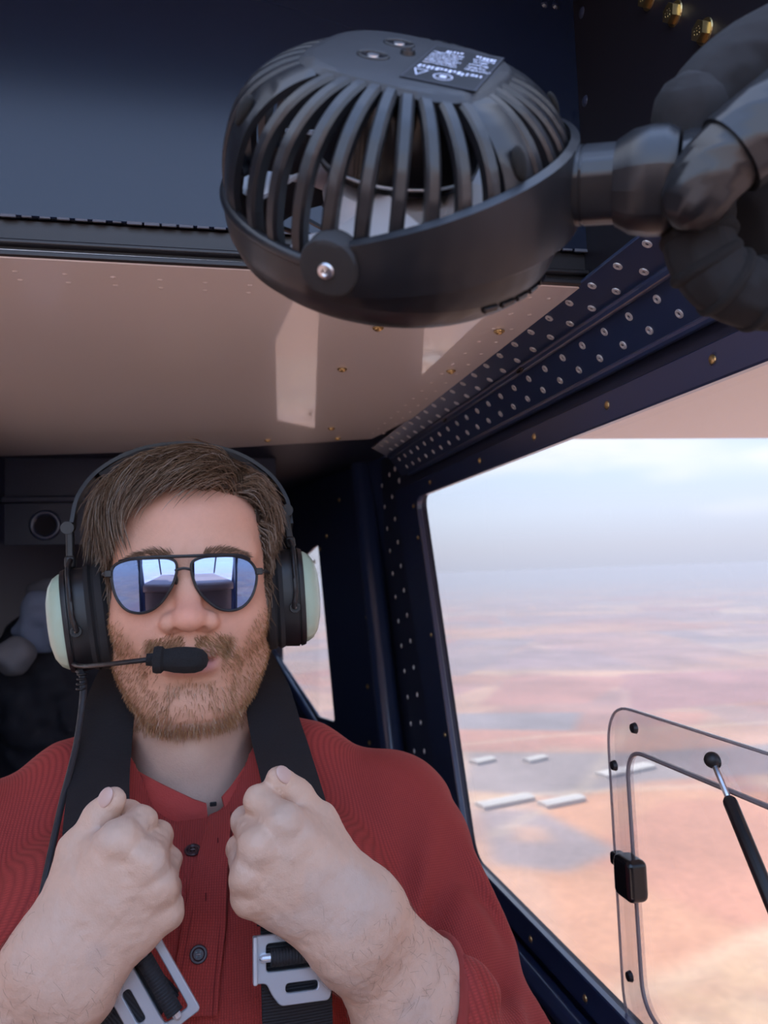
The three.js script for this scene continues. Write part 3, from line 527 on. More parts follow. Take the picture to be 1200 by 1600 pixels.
const skinTint = (p) => {
  // colour of the skin itself: ruddy cheeks, nose and forehead, paler neck, stubble under the beard
  const x = p.x - HX, y = p.y - HY, z = p.z - HZ, ax = Math.abs(x);
  const hand = p.z > -0.64 && p.y < -0.12;
  let c = [0.76, 0.425, 0.30];
  const n = fbm(p.x * 60, p.y * 60, p.z * 60, 3) * 0.06 + noise(p.x * 420, p.y * 420, p.z * 420) * 0.03;
  if (hand) { c = [0.70, 0.46, 0.335]; const b = sstep(0.1, 0.5, noise(p.x * 45, p.y * 45, p.z * 45)); c = [c[0] * (1 - 0.06 * b), c[1] * (1 - 0.01 * b), c[2] * (1 + 0.04 * b)]; }
  else if (y < -0.125) c = [0.66, 0.455, 0.355];
  else {
    const blotch = 0.5 + 0.5 * fbm(x * 40 + 3, y * 40, z * 40, 2);
    const red = Math.max(Math.exp(-(((ax - 0.038) / 0.022) ** 2) - ((y + 0.03) / 0.024) ** 2) * 0.8, Math.exp(-((ax / 0.02) ** 2) - ((y + 0.03) / 0.02) ** 2)) * (0.6 + 0.5 * blotch) + 0.35 * sstep(0.03, 0.06, y) * blotch;
    c = [c[0] * (1 + 0.03 * red), c[1] * (1 - 0.16 * red), c[2] * (1 - 0.16 * red)];
    const bd = beardDensity(x, y, z) * 0.3; c = [lerp(c[0], 0.42, bd), lerp(c[1], 0.23, bd), lerp(c[2], 0.14, bd)];
    const ym = y - 5 * x * x, lip = Math.exp(-((ax / 0.0235) ** 6) - (((ym + 0.0715) / 0.0105) ** 4)) * sstep(0.076, 0.083, z);
    c = [lerp(c[0], 0.5, lip), lerp(c[1], 0.2, lip), lerp(c[2], 0.19, lip)];
  }
  return c.map((v) => v * (1 + n));
};
function beardDensity(x, y, z) {
  const ax = Math.abs(x), wob = 0.004 * noise(x * 90, y * 90, z * 90);
  const top = ax > 0.03 ? lerp(-0.066, -0.028, sstep(0.034, 0.066, ax)) : -0.06;
  let b = sstep(top + 0.006, top - 0.012, y + wob) * sstep(-0.16, -0.14, y);
  if (y < -0.118 && z < 0.02) b *= sstep(-0.02, 0.02, z);                                   // ends at the throat
  const must = sstep(0.041, 0.03, ax) * sstep(-0.047, -0.052, y + wob) * sstep(-0.07, -0.062, y - 5 * x * x - (ax > 0.026 ? -0.02 : 0)) * sstep(0.0025, 0.005, ax);
  if (ax < 0.026 && y > -0.089) b *= 0;                                                      // lips and the bare skin round them
  if (ax < 0.036 && y > -0.096 && y < -0.06 && ax > 0.022) b *= 0.25;
  const soul = Math.exp(-((ax / 0.009) ** 2) - (((y + 0.094) / 0.008) ** 2));
  if (ax < 0.017 && y < -0.1 && y > -0.122) b *= 0.35;
  return clamp(Math.max(b, must * 0.95, soul), 0, 1);
}
function colourBy(g, f) { const p = g.attributes.position, c = new Float32Array(p.count * 3), v = V(0, 0, 0); for (let i = 0; i < p.count; i++) { v.fromBufferAttribute(p, i); c.set(f(v), i * 3); } g.setAttribute('color', new THREE.BufferAttribute(c, 3)); return g; }
function planarUV(g, f) { const p = g.attributes.position, u = new Float32Array(p.count * 2), v = V(0, 0, 0); for (let i = 0; i < p.count; i++) { v.fromBufferAttribute(p, i); u.set(f(v), i * 2); } g.setAttribute('uv', new THREE.BufferAttribute(u, 2)); return g; }

const headGeo = surfNets(headAndNeck, [-0.1, -0.262, -0.93], [0.08, 0.125, -0.67], 0.0022);
const armGeoR = surfNets(armR, [0.005, -0.36, -0.66], [0.25, -0.12, -0.515], 0.0021), armGeoL = surfNets(armL, [-0.26, -0.36, -0.66], [-0.01, -0.125, -0.515], 0.0021);
const inner = surfNets((x, y, z) => { let d = smin(trunk(x, y, z), Math.min(cap(x, y, z, ARM.right.shoulder, ARM.right.elbow, 0.055, 0.05), cap(x, y, z, ARM.left.shoulder, ARM.left.elbow, 0.055, 0.05)), 0.03) + 0.018; d = Math.max(d, y + 0.25); d = smin(d, neckField(x - HX, y - HY, z - HZ) + 0.002, 0.02); return d; }, [-0.31, -0.56, -0.9], [0.31, -0.13, -0.52], 0.013);
const bodyGeo = mergeGeometries([headGeo, armGeoR, armGeoL, inner]);
colourBy(bodyGeo, skinTint); planarUV(bodyGeo, (p) => [p.x * 8, p.y * 8 + p.z * 3]);
const skinBump = dataTex(512, 512, (u, v, x, y) => 0.5 + 0.22 * noise(x / 2.2, y / 2.2) + 0.2 * noise(x / 5, y / 5, 4) + 0.1 * noise(x / 14, y / 14, 8));
M.skin = mat([1, 1, 1], 0.52, 0, { vertexColors: true, bumpMap: skinBump, bumpScale: 0.00025, specularIntensity: 0.8, sheen: 0.25, sheenColor: rgb(1, 0.6, 0.5), sheenRoughness: 0.5 });
const body = mesh('body', bodyGeo, M.skin, person);

// ---- hair as strands
function strands(list, radial = 3) {
  let nv = 0, nt = 0; for (const s of list) { nv += s.p.length * radial; nt += (s.p.length - 1) * radial * 2; }
  const pos = new Float32Array(nv * 3), nor = new Float32Array(nv * 3), col = new Float32Array(nv * 3), idx = new Uint32Array(nt * 3); let o = 0, q = 0;
  for (const s of list) {
    const n = s.p.length, base = o;
    for (let i = 0; i < n; i++) {
      const t = s.p[Math.min(n - 1, i + 1)].clone().sub(s.p[Math.max(0, i - 1)]).normalize(), a = (Math.abs(t.z) < 0.9 ? V(0, 0, 1) : V(1, 0, 0)).cross(t).normalize(), b = t.clone().cross(a), r = s.r * (i === n - 1 ? 0.15 : 1 - 0.45 * i / n);
      for (let k = 0; k < radial; k++, o++) { const w = k / radial * 2 * Math.PI, d = a.clone().multiplyScalar(Math.cos(w)).addScaledVector(b, Math.sin(w)); pos.set([s.p[i].x + d.x * r, s.p[i].y + d.y * r, s.p[i].z + d.z * r], o * 3); nor.set([d.x, d.y, d.z], o * 3); col.set(s.c, o * 3); }
    }
    for (let i = 0; i < n - 1; i++) for (let k = 0; k < radial; k++) { const A = base + i * radial + k, B = base + i * radial + (k + 1) % radial, C = A + radial, D = B + radial; idx.set([A, B, D, A, D, C], q); q += 6; }
  }
  const g = new THREE.BufferGeometry(); g.setAttribute('position', new THREE.BufferAttribute(pos, 3)); g.setAttribute('normal', new THREE.BufferAttribute(nor, 3)); g.setAttribute('color', new THREE.BufferAttribute(col, 3)); g.setIndex(new THREE.BufferAttribute(idx, 1));
  return g;
}
const grad = (f, p, e = 0.002) => V(f(p.x + e, p.y, p.z) - f(p.x - e, p.y, p.z), f(p.x, p.y + e, p.z) - f(p.x, p.y - e, p.z), f(p.x, p.y, p.z + e) - f(p.x, p.y, p.z - e)).normalize();
function sampler(g, r) {
  const p = g.attributes.position, ix = g.index.array, cum = new Float64Array(ix.length / 3), a = V(0, 0, 0), b = V(0, 0, 0), c = V(0, 0, 0); let s = 0;
  for (let i = 0; i < cum.length; i++) { a.fromBufferAttribute(p, ix[i * 3]); b.fromBufferAttribute(p, ix[i * 3 + 1]); c.fromBufferAttribute(p, ix[i * 3 + 2]); s += b.sub(a).cross(c.sub(a)).length(); cum[i] = s; }
  return () => { const t = r() * s; let lo = 0, hi = cum.length - 1; while (lo < hi) { const m = (lo + hi) >> 1; cum[m] < t ? lo = m + 1 : hi = m; } let u = r(), v = r(); if (u + v > 1) { u = 1 - u; v = 1 - v; } a.fromBufferAttribute(p, ix[lo * 3]); b.fromBufferAttribute(p, ix[lo * 3 + 1]); c.fromBufferAttribute(p, ix[lo * 3 + 2]); return V(a.x + (b.x - a.x) * u + (c.x - a.x) * v, a.y + (b.y - a.y) * u + (c.y - a.y) * v, a.z + (b.z - a.z) * u + (c.z - a.z) * v); };
}
M.hair = mat([1, 1, 1], 0.42, 0, { vertexColors: true, specularIntensity: 0.7 });
{
  const r = rng(77), pick = sampler(headGeo, r), toHead = (p) => V(p.x - HX, p.y - HY, p.z - HZ);
  // hairline: forehead skin is bare inside this outline
  const bare = (h) => { // h in head axes; true where no hair grows
    if (h.z < 0.0) return h.y < -0.035 - 0.2 * h.z;
    const ax = Math.abs(h.x), line = 0.079 - 3.5 * ax * ax - (ax > 0.058 ? (ax - 0.058) * 5 : 0) + 0.003 * noise(h.x * 120, h.y * 120, 3);
    return h.y < line && (ax < 0.067 || h.y < -0.03);
  };
  // hair volume: the field the locks lie on; fuller on top and to the picture's left
  const thick = (h) => 0.005 + 0.015 * sstep(0.03, 0.1, h.y) + 0.004 * sstep(0.03, 0.06, h.x) + 0.005 * sstep(0.02, -0.05, h.x) * sstep(0.02, 0.08, h.y) + 0.0035 * sstep(0, 0.05, h.y);
  const surf = (x, y, z) => headSkull(x, y, z);
  const cols = [[0.13, 0.076, 0.043], [0.17, 0.102, 0.06], [0.09, 0.052, 0.03], [0.22, 0.145, 0.09], [0.3, 0.215, 0.15], [0.15, 0.087, 0.047]];
  const list = []; let tries = 0;
  while (list.length < 14000 && tries++ < 200000) {
    const p = toHead(pick()); if (p.y < -0.06 || p.z < -0.085 || bare(p)) continue;
    const clump = noise(p.x * 75, p.y * 75, p.z * 75), c2 = noise(p.x * 38 + 9, p.y * 38, p.z * 38);
    const top = sstep(0.055, 0.088, p.y), side = p.x > 0.035 ? 1 : 0;
    // flow: parted high on the picture's right; the top is combed across to the left and forward, the sides lie down and back
    const f = V(0, 0, 0);
    const part = 0.036 + 0.018 * noise(p.y * 50, p.z * 50, 2) + (r() - 0.5) * 0.016;
    if (top > 0.3 && p.x < part) f.set(-0.95, 0.05, 0.55 * (p.z > 0.02 ? 1 : 0.2)); else f.set(p.x > 0 ? 0.15 : -0.12, -1, p.x > 0 ? -0.28 : 0.14);
    if (top > 0.3 && p.x >= part) f.set(0.6, 0.1, 0.25);
    f.add(V(clump * 0.35, c2 * 0.2, noise(p.y * 60, p.x * 60, 5) * 0.3)).add(V((r() - 0.5) * 0.3, (r() - 0.5) * 0.3, (r() - 0.5) * 0.3));
    const len = (top > 0.3 ? (p.x < part ? 0.058 : 0.04) : 0.022) * (0.7 + 0.5 * r()), seg = 7, pts = [p.clone()], th = thick(p) * (0.35 + 0.65 * Math.sqrt(r())), stray = r() < 0.06 ? 1 : 0;
    let q = p.clone();
    for (let i = 1; i <= seg; i++) {
      const n = grad(surf, q), d = f.clone().addScaledVector(n, -f.dot(n)).normalize();
      q.addScaledVector(d, len / seg);
      // fall under gravity over the edge of the crown
      if (top > 0.3 && p.x < part) { f.y -= 0.16; if (q.x < -0.05) f.x *= 0.75; }
      const lift = th * Math.sin(Math.min(1, i / seg * 1.8) * Math.PI / 2) * (1 + 0.25 * clump) + stray * 0.006 * (i / seg) ** 2, dist = surf(q.x, q.y, q.z);
      q.addScaledVector(n, clamp(lift - dist, -0.008, 0.008));
      pts.push(q.clone());
    }
    const c = cols[Math.floor(clamp((r() * 0.7 + (clump + 1) * 0.17), 0, 0.999) * cols.length)], grey = (r() < 0.05 || (Math.abs(p.x) > 0.055 && r() < 0.12)) ? 1 : 0;
    list.push({ p: pts.map((v) => V(v.x + HX, v.y + HY, v.z + HZ)), r: 0.00034 + 0.00012 * r(), c: grey ? [0.36, 0.3, 0.25] : c });
  }
  const hair = mesh('hair', strands(list), M.hair, person); hair.userData.label = 'short brown side-parted hair';
  // scalp: the dark mass under the locks
  const capG = surfNets((X, Y, Z) => { const x = X - HX, y = Y - HY, z = Z - HZ, h = { x, y, z }; let d = headSkull(x, y, z) - thick(h) * 0.3 + 0.0015 * noise(x * 120, y * 120, z * 120); const b = bare({ x, y: y - 0.004, z }); return b ? Math.max(d, 0.003) : d; }, [-0.105, -0.07, -0.93], [0.085, 0.15, -0.69], 0.003);
  colourBy(capG, (p) => { const k = 0.8 + 0.3 * noise(p.x * 150, p.y * 150, p.z * 150); return [0.075 * k, 0.044 * k, 0.027 * k]; });
  const under = mesh('underhair', capG, mat([1, 1, 1], 0.8, 0, { vertexColors: true }), hair);

  // beard, moustache
  const bl = []; tries = 0; const bc = [[0.42, 0.21, 0.09], [0.34, 0.165, 0.07], [0.5, 0.27, 0.12], [0.28, 0.14, 0.065], [0.56, 0.35, 0.19]];
  while (bl.length < 7500 && tries++ < 900000) {
    const p = toHead(pick()); if (p.y > -0.02 || p.z < -0.035 || p.y < -0.139) continue;
    if (bl.length > 6500 && !(p.y > -0.07 && Math.abs(p.x) < 0.042 && p.z > 0.06)) continue;
    const dens = beardDensity(p.x, p.y, p.z); if (r() > dens) continue;
    const n = grad(headField, p), must = p.y > -0.075 && Math.abs(p.x) < 0.04;
    const f = must ? V(Math.sign(p.x) * 0.6, -0.75, 0.1) : V(p.x * 4, -1, 0.25 - (p.y < -0.1 ? 0.1 : 0));
    f.add(V((r() - 0.5) * 0.8, (r() - 0.5) * 0.5, (r() - 0.5) * 0.5)).addScaledVector(n, 0.45 + (p.y < -0.12 ? 0.35 : 0)).normalize();
    const len = (must ? 0.006 : lerp(0.0038, 0.008, sstep(-0.06, -0.125, p.y) * (p.z < 0.05 ? 0.5 : 1))) * (0.5 + 0.8 * r()), pts = [p.clone().addScaledVector(n, -0.0003)];
    let q = p.clone(); for (let i = 0; i < 3; i++) { q.addScaledVector(f, len / 3); f.y -= 0.18; f.normalize(); const dd = headField(q.x, q.y, q.z); if (dd < 0.0004) q.addScaledVector(n, 0.0006 - dd); pts.push(q.clone()); }
    const white = r() < (p.y < -0.09 && Math.abs(p.x) < 0.03 ? 0.12 : 0.02);
    bl.push({ p: pts.map((v) => V(v.x + HX, v.y + HY, v.z + HZ)), r: 0.00017 + 0.00007 * r(), c: white ? [0.72, 0.6, 0.48] : bc[Math.floor(r() * bc.length)] });
  }
  const beard = mesh('beard', strands(bl), M.hair, person); beard.userData.label = 'short ginger beard and moustache';
  // eyebrows
  for (const s of [-1, 1]) {
   const eb = [];
   for (let i = 0; i < 240; i++) {
    const t = r(), x = s * lerp(0.012, 0.05, t), y = 0.0185 + 0.004 * Math.sin(t * Math.PI) + (r() - 0.5) * 0.006 * (1 - 0.5 * t), p = V(x, y, 0.1);
    for (let k = 0; k < 40; k++) { const d = headField(p.x, p.y, p.z); p.z -= Math.max(0.0003, d * 0.8); if (d < 0.0004) break; }
    const d = V(s * (0.5 + t * 0.7), lerp(0.9, -0.1, t) + (r() - 0.5) * 0.4, 0.35).normalize();
    eb.push({ p: [0, 0.0025, 0.005, 0.0075].map((l) => V(p.x + HX + d.x * l, p.y + HY + d.y * l, p.z + HZ + d.z * l * 0.6)), r: 0.0002, c: [0.26, 0.16, 0.1] });
   }
   mesh('eyebrow', strands(eb), M.hair, person);
  }
  // fine dark hair on the forearms
  const fl = [];
  for (const [g, f, A] of [[armGeoR, armR, ARM.right], [armGeoL, armL, ARM.left]]) {
    const pk = sampler(g, r); let k = 0, tr = 0;
    const W = V(...A.wrist), ax = V(...A.elbow).sub(W).normalize();
    while (k < 430 && tr++ < 30000) {
      const p = pk(), t = p.clone().sub(W).dot(ax); if (t < -0.045 || t > 0.11 || r() > sstep(-0.045, 0.02, t)) continue;
      const n = grad(f, p); if (n.z < -0.2) continue;
      const d = ax.clone().multiplyScalar(-0.35).add(V(0.1, -0.7, 0)).add(V((r() - 0.5) * 1.3, (r() - 0.5) * 1.1, (r() - 0.5) * 0.4)); d.addScaledVector(n, -d.dot(n)).normalize();
      const len = 0.004 + r() * 0.006, q = p.clone(), pts = [p.clone()];
      for (let i = 1; i < 4; i++) { q.addScaledVector(d, len / 3); d.add(V((r() - 0.5) * 0.5, -0.15, 0)).normalize(); const dd = f(q.x, q.y, q.z); q.addScaledVector(n, 0.0009 * Math.sin(i) + 0.0004 - dd); pts.push(q.clone()); }
      fl.push({ p: pts, r: 0.00005 + 0.00003 * r(), c: [0.22, 0.14, 0.1] }); k++;
    }
  }
  mesh('arm_hair', strands(fl), M.hair, person);
  // thumbnails
  for (const A of [ARM.right, ARM.left]) {
    const [a, b] = [V(...A.thumb[2]), V(...A.thumb[3])], ax = b.clone().sub(a).normalize(), s = A === ARM.right ? 1 : -1, n = V(s * 0.62, 0.35, 0.7); n.addScaledVector(ax, -n.dot(ax)).normalize();
    const nail = mesh('thumbnail', new THREE.SphereGeometry(1, 20, 12).scale(0.0058, 0.0075, 0.0022), mat([0.66, 0.44, 0.37], 0.3), person);
    nail.position.copy(b).addScaledVector(n, 0.0075).addScaledVector(ax, 0.0015); nail.quaternion.setFromRotationMatrix(new THREE.Matrix4().makeBasis(ax.clone().cross(n), ax, n));
  }
}

// ---- shirt
const RED = [0.47, 0.058, 0.048];
const waffle = dataTex(256, 256, (u, v) => { const a = Math.sin(u * Math.PI * 16) ** 2, b = Math.sin(v * Math.PI * 16) ** 2; return 0.15 + 0.55 * Math.pow(a, 0.7) * (0.45 + 0.55 * b); });
const waffleCol = dataTex(256, 256, (u, v, x, y) => { const a = Math.sin(u * Math.PI * 16) ** 2, b = Math.sin(v * Math.PI * 16) ** 2, k = 0.80 + 0.2 * Math.pow(a, 0.6) * (0.4 + 0.6 * b) + 0.05 * noise(x / 1.6, y / 1.6) ; return [k, k * 0.98, k * 0.98]; }, true);
for (const t of [waffle, waffleCol]) t.repeat.set(32, 32);            // 16 ribs a tile, uv in metres: about 2 mm a rib
M.shirt = mat(RED, 0.88, 0, { map: waffleCol, bumpMap: waffle, bumpScale: 0.0007, sheen: 0.35, sheenColor: rgb(0.9, 0.3, 0.25), sheenRoughness: 0.6 });
M.shirtPlain = mat([0.5, 0.066, 0.054], 0.9, 0, { bumpMap: dataTex(256, 256, (u, v, x, y) => 0.5 + 0.4 * noise(x / 1.7, y / 1.7) + 0.1 * noise(x / 6, y / 6)), bumpScale: 0.0003, sheen: 0.4, sheenColor: rgb(0.9, 0.35, 0.3), sheenRoughness: 0.6 });
M.shirtPlain.bumpMap.repeat.set(12, 12);
const shirtGeo = surfNets(shirtField, [-0.31, -0.56, -0.93], [0.31, -0.08, -0.5], 0.0036);
function splitBy(g, f) { // part of a geometry whose triangles satisfy f(centre)
  const p = g.attributes.position, ix = g.index.array, keep = [], c = V(0, 0, 0), q = V(0, 0, 0);
  for (let i = 0; i < ix.length; i += 3) { c.set(0, 0, 0); for (let k = 0; k < 3; k++) c.add(q.fromBufferAttribute(p, ix[i + k])); if (f(c.divideScalar(3))) keep.push(ix[i], ix[i + 1], ix[i + 2]); }
  const map = new Map(), pos = [], nor = [], idx = []; for (const i of keep) { if (!map.has(i)) { map.set(i, pos.length / 3); pos.push(p.getX(i), p.getY(i), p.getZ(i)); nor.push(g.attributes.normal.getX(i), g.attributes.normal.getY(i), g.attributes.normal.getZ(i)); } idx.push(map.get(i)); }
  const o = new THREE.BufferGeometry(); o.setAttribute('position', new THREE.Float32BufferAttribute(pos, 3)); o.setAttribute('normal', new THREE.Float32BufferAttribute(nor, 3)); o.setIndex(idx); return o;
}
{
  const front = planarUV(splitBy(shirtGeo, (p) => raglan(p.x, p.y, p.z) < 0), (p) => [p.x, p.y - p.z * 0.8]);
  const shirt = mesh('shirt', front, M.shirt, person); shirt.userData.label = 'red waffle-knit henley shirt body';
  for (const s of [1, -1]) {
    const A = s > 0 ? ARM.right : ARM.left, S = V(...A.shoulder), d = V(...A.elbow).sub(S).normalize(), e1 = V(0, 0, 1).addScaledVector(d, -d.z).normalize(), e2 = d.clone().cross(e1);
    const g = planarUV(splitBy(shirtGeo, (p) => raglan(p.x, p.y, p.z) >= 0 && p.x * s > 0), (p) => { const q = p.clone().sub(S), t = q.dot(d); return [Math.atan2(q.dot(e2), q.dot(e1)) * 0.06, t]; });
    mesh('sleeve', g, M.shirt, shirt);
    // rolled cuff
    const h = V(...A.cuff), ax = A.hem ? V(...A.hem).normalize() : h.clone().sub(V(...A.elbow)).normalize(), ring = new THREE.TorusGeometry(0.0482, 0.0036, 10, 48).scale(1, 1.06, 1), c = mesh('cuff', ring, M.shirtPlain, shirt); c.position.copy(h).addScaledVector(ax, -0.002); aim(c, ax, V(0, 0, 1));
  }
  const chestZ = (x, y) => { let z = -0.5; for (let i = 0; i < 90 && z > -0.72; i++) { const d = shirtField(x, y, z); if (d < 0.0003) break; z -= clamp(d * 0.7, 0.0004, 0.02); } return z; };
  const on = (x, y, o = 0.002) => V(x, y, chestZ(x, y) + o);
  // stand collar, open at the throat
  const ringPt = (a, t) => { const da = Math.atan2(Math.sin(a - 0.26), Math.cos(a - 0.26)), y = lerp(-0.213, -0.13, (1 - Math.cos(a)) / 2) - 0.012 * t * Math.exp(-((da / 0.3) ** 2)) + 0.006 * Math.exp(-(((Math.abs(da) - 0.8) / 0.4) ** 2)), R = 0.071 + 0.006 * (1 - t); return V(HX + Math.sin(a) * R * 1.0, y + t * 0.026 + HY, HZ - 0.035 + Math.cos(a) * (R + 0.028 * Math.max(0, Math.cos(a)) ) ); };
  const coll = [[], []];
  const rings = []; for (let i = 0; i <= 44; i++) { const a = lerp(0.36, 2 * Math.PI + 0.16, i / 44), lo = ringPt(a, 0), hi = ringPt(a, 1), out = V(Math.sin(a), 0, Math.cos(a)), ring = []; for (let k = 0; k <= 5; k++) ring.push(lo.clone().lerp(hi, k / 5).addScaledVector(out, 0.0022 * Math.sin(k / 5 * 3) + 0.0014)); for (let k = 5; k >= 0; k--) ring.push(lo.clone().lerp(hi, k / 5).addScaledVector(out, 0.0022 * Math.sin(k / 5 * 3) - 0.0014)); rings.push(ring); }
  mesh('collar', loft(rings, { angle: 0.8 }), M.shirtPlain, shirt);
  const nrm = (p) => grad(shirtField, p, 0.01);
  mesh('collar_seam', sweep(Array.from({ length: 40 }, (_, i) => { const a = lerp(0.4, 2 * Math.PI + 0.1, i / 39), p = ringPt(a, -0.1); return p.add(V(Math.sin(a) * 0.003, 0, Math.cos(a) * 0.003)); }), [0.0022], { n: 80, radial: 8 }), M.shirt, shirt);
  // button placket and under-placket
  const top = [0.012, -0.172], pl = [[0.0115, -0.198], [0.0085, -0.206], [0.003, -0.222], [-0.003, -0.255], [-0.0085, -0.285], [-0.0105, -0.306]];
  const placket = mesh('placket', band(pl.map(([x, y], i) => on(x, y, i ? 0.005 : 0.008)), nrm, 0.026, 0.005, { n: 40, arch: 0.0012, width: (t) => lerp(0.018, 0.032, Math.min(1, t * 1.6)) }), M.shirt, shirt);
  mesh('placket_stitching', mergeGeometries([-1, 1].map((s) => sweep(pl.map(([x, y], i) => on(x + s * lerp(0.0065, 0.0125, Math.min(1, i / 4)), y, 0.0083)), [0.0003], { n: 60, radial: 5 }))), mat([0.2, 0.02, 0.02], 0.9), placket);
  mesh('under_placket', band([[-0.0095, -0.203], [-0.011, -0.22], [-0.013, -0.25]].map(([x, y]) => on(x, y, 0.0015)), nrm, 0.028, 0.002, { n: 20 }), M.shirt, shirt);
  // buttons: dark, four holes
  const btn = lathe([[0, 0.0012], [0.0036, 0.0012], [0.0046, 0.0021], [0.0058, 0.0021], [0.0064, 0.001], [0.006, 0]], 28), hole = mergeGeometries([[1, 1], [1, -1], [-1, 1], [-1, -1]].map(([a, b]) => new THREE.CylinderGeometry(0.0007, 0.0007, 0.0006, 10).translate(a * 0.0014, 0.0013, b * 0.0014)));
  for (const [x, y, o] of [[-0.0112, -0.214, 0.0062], [-0.0072, -0.2685, 0.0092]]) { const p = on(x, y, o), b = aim(mesh('button', btn, mat([0.045, 0.022, 0.026], 0.35), shirt, p.toArray()), nrm(p)); mesh('thread_hole', hole, M.blackGloss, b); mesh('thread', box(0.0032, 0.0004, 0.0006, 0.0002), mat([0.35, 0.3, 0.3], 0.8), b, [0, 0.0015, 0]); }
  for (const [x, y] of [[0.0085, -0.209], [-0.0015, -0.238]]) { const p = on(x, y, 0.0085); mesh('buttonhole', box(0.0012, 0.012, 0.0008, 0.0004).rotateZ(y < -0.2 ? 0 : 1.2), mat([0.16, 0.016, 0.016], 0.9), placket, p.toArray()); }
  // small dark clasp of an undershirt in the collar notch
  mesh('zip_pull', box(0.006, 0.004, 0.002, 0.001), M.black, shirt, [HX + 0.0175, -0.197, -0.744]);
}

// ------------------------------------------------------------------ sunglasses
{
  const g = thing('sunglasses', 'black double-bar aviator sunglasses with blue mirrored lenses on the man\'s face', 'sunglasses', [HX, HY, HZ]);
  const LL = [[-62.8, 9.4], [-59.7, 13.6], [-49.1, 17.2], [-31.9, 17.9], [-15.4, 17.1], [-10.4, 13.9], [-9.8, 5.9], [-14, -6.6], [-22, -18.8], [-30.7, -25.6], [-41, -27.8], [-51.2, -24.7], [-58.8, -15.5], [-62.6, -3]];
  const LR = [[2.4, 7.3], [3.2, 13.4], [10.2, 17.1], [24.5, 18.3], [41.6, 17.4], [52.5, 12.7], [57.4, 4.6], [57.6, -4.6], [53.1, -17.9], [45.6, -26], [36.2, -28.9], [25.5, -27.1], [14.9, -19.4], [6.2, -7.3]];
  const zAt = (x, y) => 0.0985 - 2.6 * (x + 0.003) ** 2 - 1.1 * (y + 0.004) ** 2 + 0.05 * y;     // wrap and base curve
  const frameMat = mat([0.014, 0.014, 0.017], 0.42), lensMat = mat([0.26, 0.38, 0.66], 0.015, 1);
  for (const pts of [LL, LR]) {
    const out = new THREE.CatmullRomCurve3(pts.map(([x, y]) => V(x / 1000, y / 1000, 0)), true, 'centripetal').getSpacedPoints(72).slice(0, -1).reverse(), c = out.reduce((s, p) => s.add(p), V(0, 0, 0)).divideScalar(out.length);
    const rings = [1, 0.86, 0.7, 0.5, 0.3, 0.12].map((k) => out.map((p) => { const x = lerp(c.x, p.x, k), y = lerp(c.y, p.y, k); return V(x, y, zAt(x, y)); }));
    const lens = loft(rings, { angle: 3 });
    const p = lens.attributes.position, nn = lens.attributes.normal;      // exact normals of the curved lens
    for (let i = 0; i < p.count; i++) { const x = p.getX(i), y = p.getY(i), n = V(5.2 * (x + 0.003), 2.2 * (y + 0.004) - 0.05, 1).normalize(); nn.setXYZ(i, n.x, n.y, n.z); }
    mesh('lens', lens, lensMat, g).userData.label = 'blue mirrored lens';
    mesh('rim', sweep([...out, out[0]].map((q) => V(q.x, q.y, zAt(q.x, q.y))), [0.00125], { straight: true, radial: 8, round: false }), frameMat, g);
  }
  mesh('brow_bar', sweep([[-0.0563, 0.0163, zAt(-0.0563, 0.0163)], [-0.044, 0.0183, zAt(-0.044, 0.018)], [-0.004, 0.0188, zAt(-0.004, 0.0188) + 0.001], [0.0444, 0.0181, zAt(0.0444, 0.018)], [0.0516, 0.0149, zAt(0.0516, 0.015)]], [0.0014], { n: 30, radial: 8 }), frameMat, g);
  mesh('bridge', sweep([[-0.0103, 0.0072, zAt(-0.0103, 0.007)], [-0.004, 0.0086, 0.1], [0.0024, 0.0073, zAt(0.0024, 0.007)]], [0.0012], { n: 10, radial: 8 }), frameMat, g);
  for (const [s, x0, y0] of [[-1, -0.0628, 0.006], [1, 0.0572, 0.004]]) {
    mesh('hinge', box(0.006, 0.006, 0.004, 0.001), frameMat, g, [x0 + s * 0.003, y0, zAt(x0, y0)]);
    mesh('temple', sweep([[x0 + s * 0.0055, y0, zAt(x0, y0) - 0.001], [x0 + s * 0.0105, y0, 0.06], [s * 0.0765 - 0.0006, y0 - 0.002, 0.02]], [0.0019, 0.0016, 0.0016], { n: 16, radial: 8 }), frameMat, g);
    mesh('nose_pad', new THREE.SphereGeometry(0.0035, 12, 8).scale(0.5, 1.2, 0.7), frameMat, g, [s * 0.0085 - 0.002, -0.001, 0.091]);
  }
}

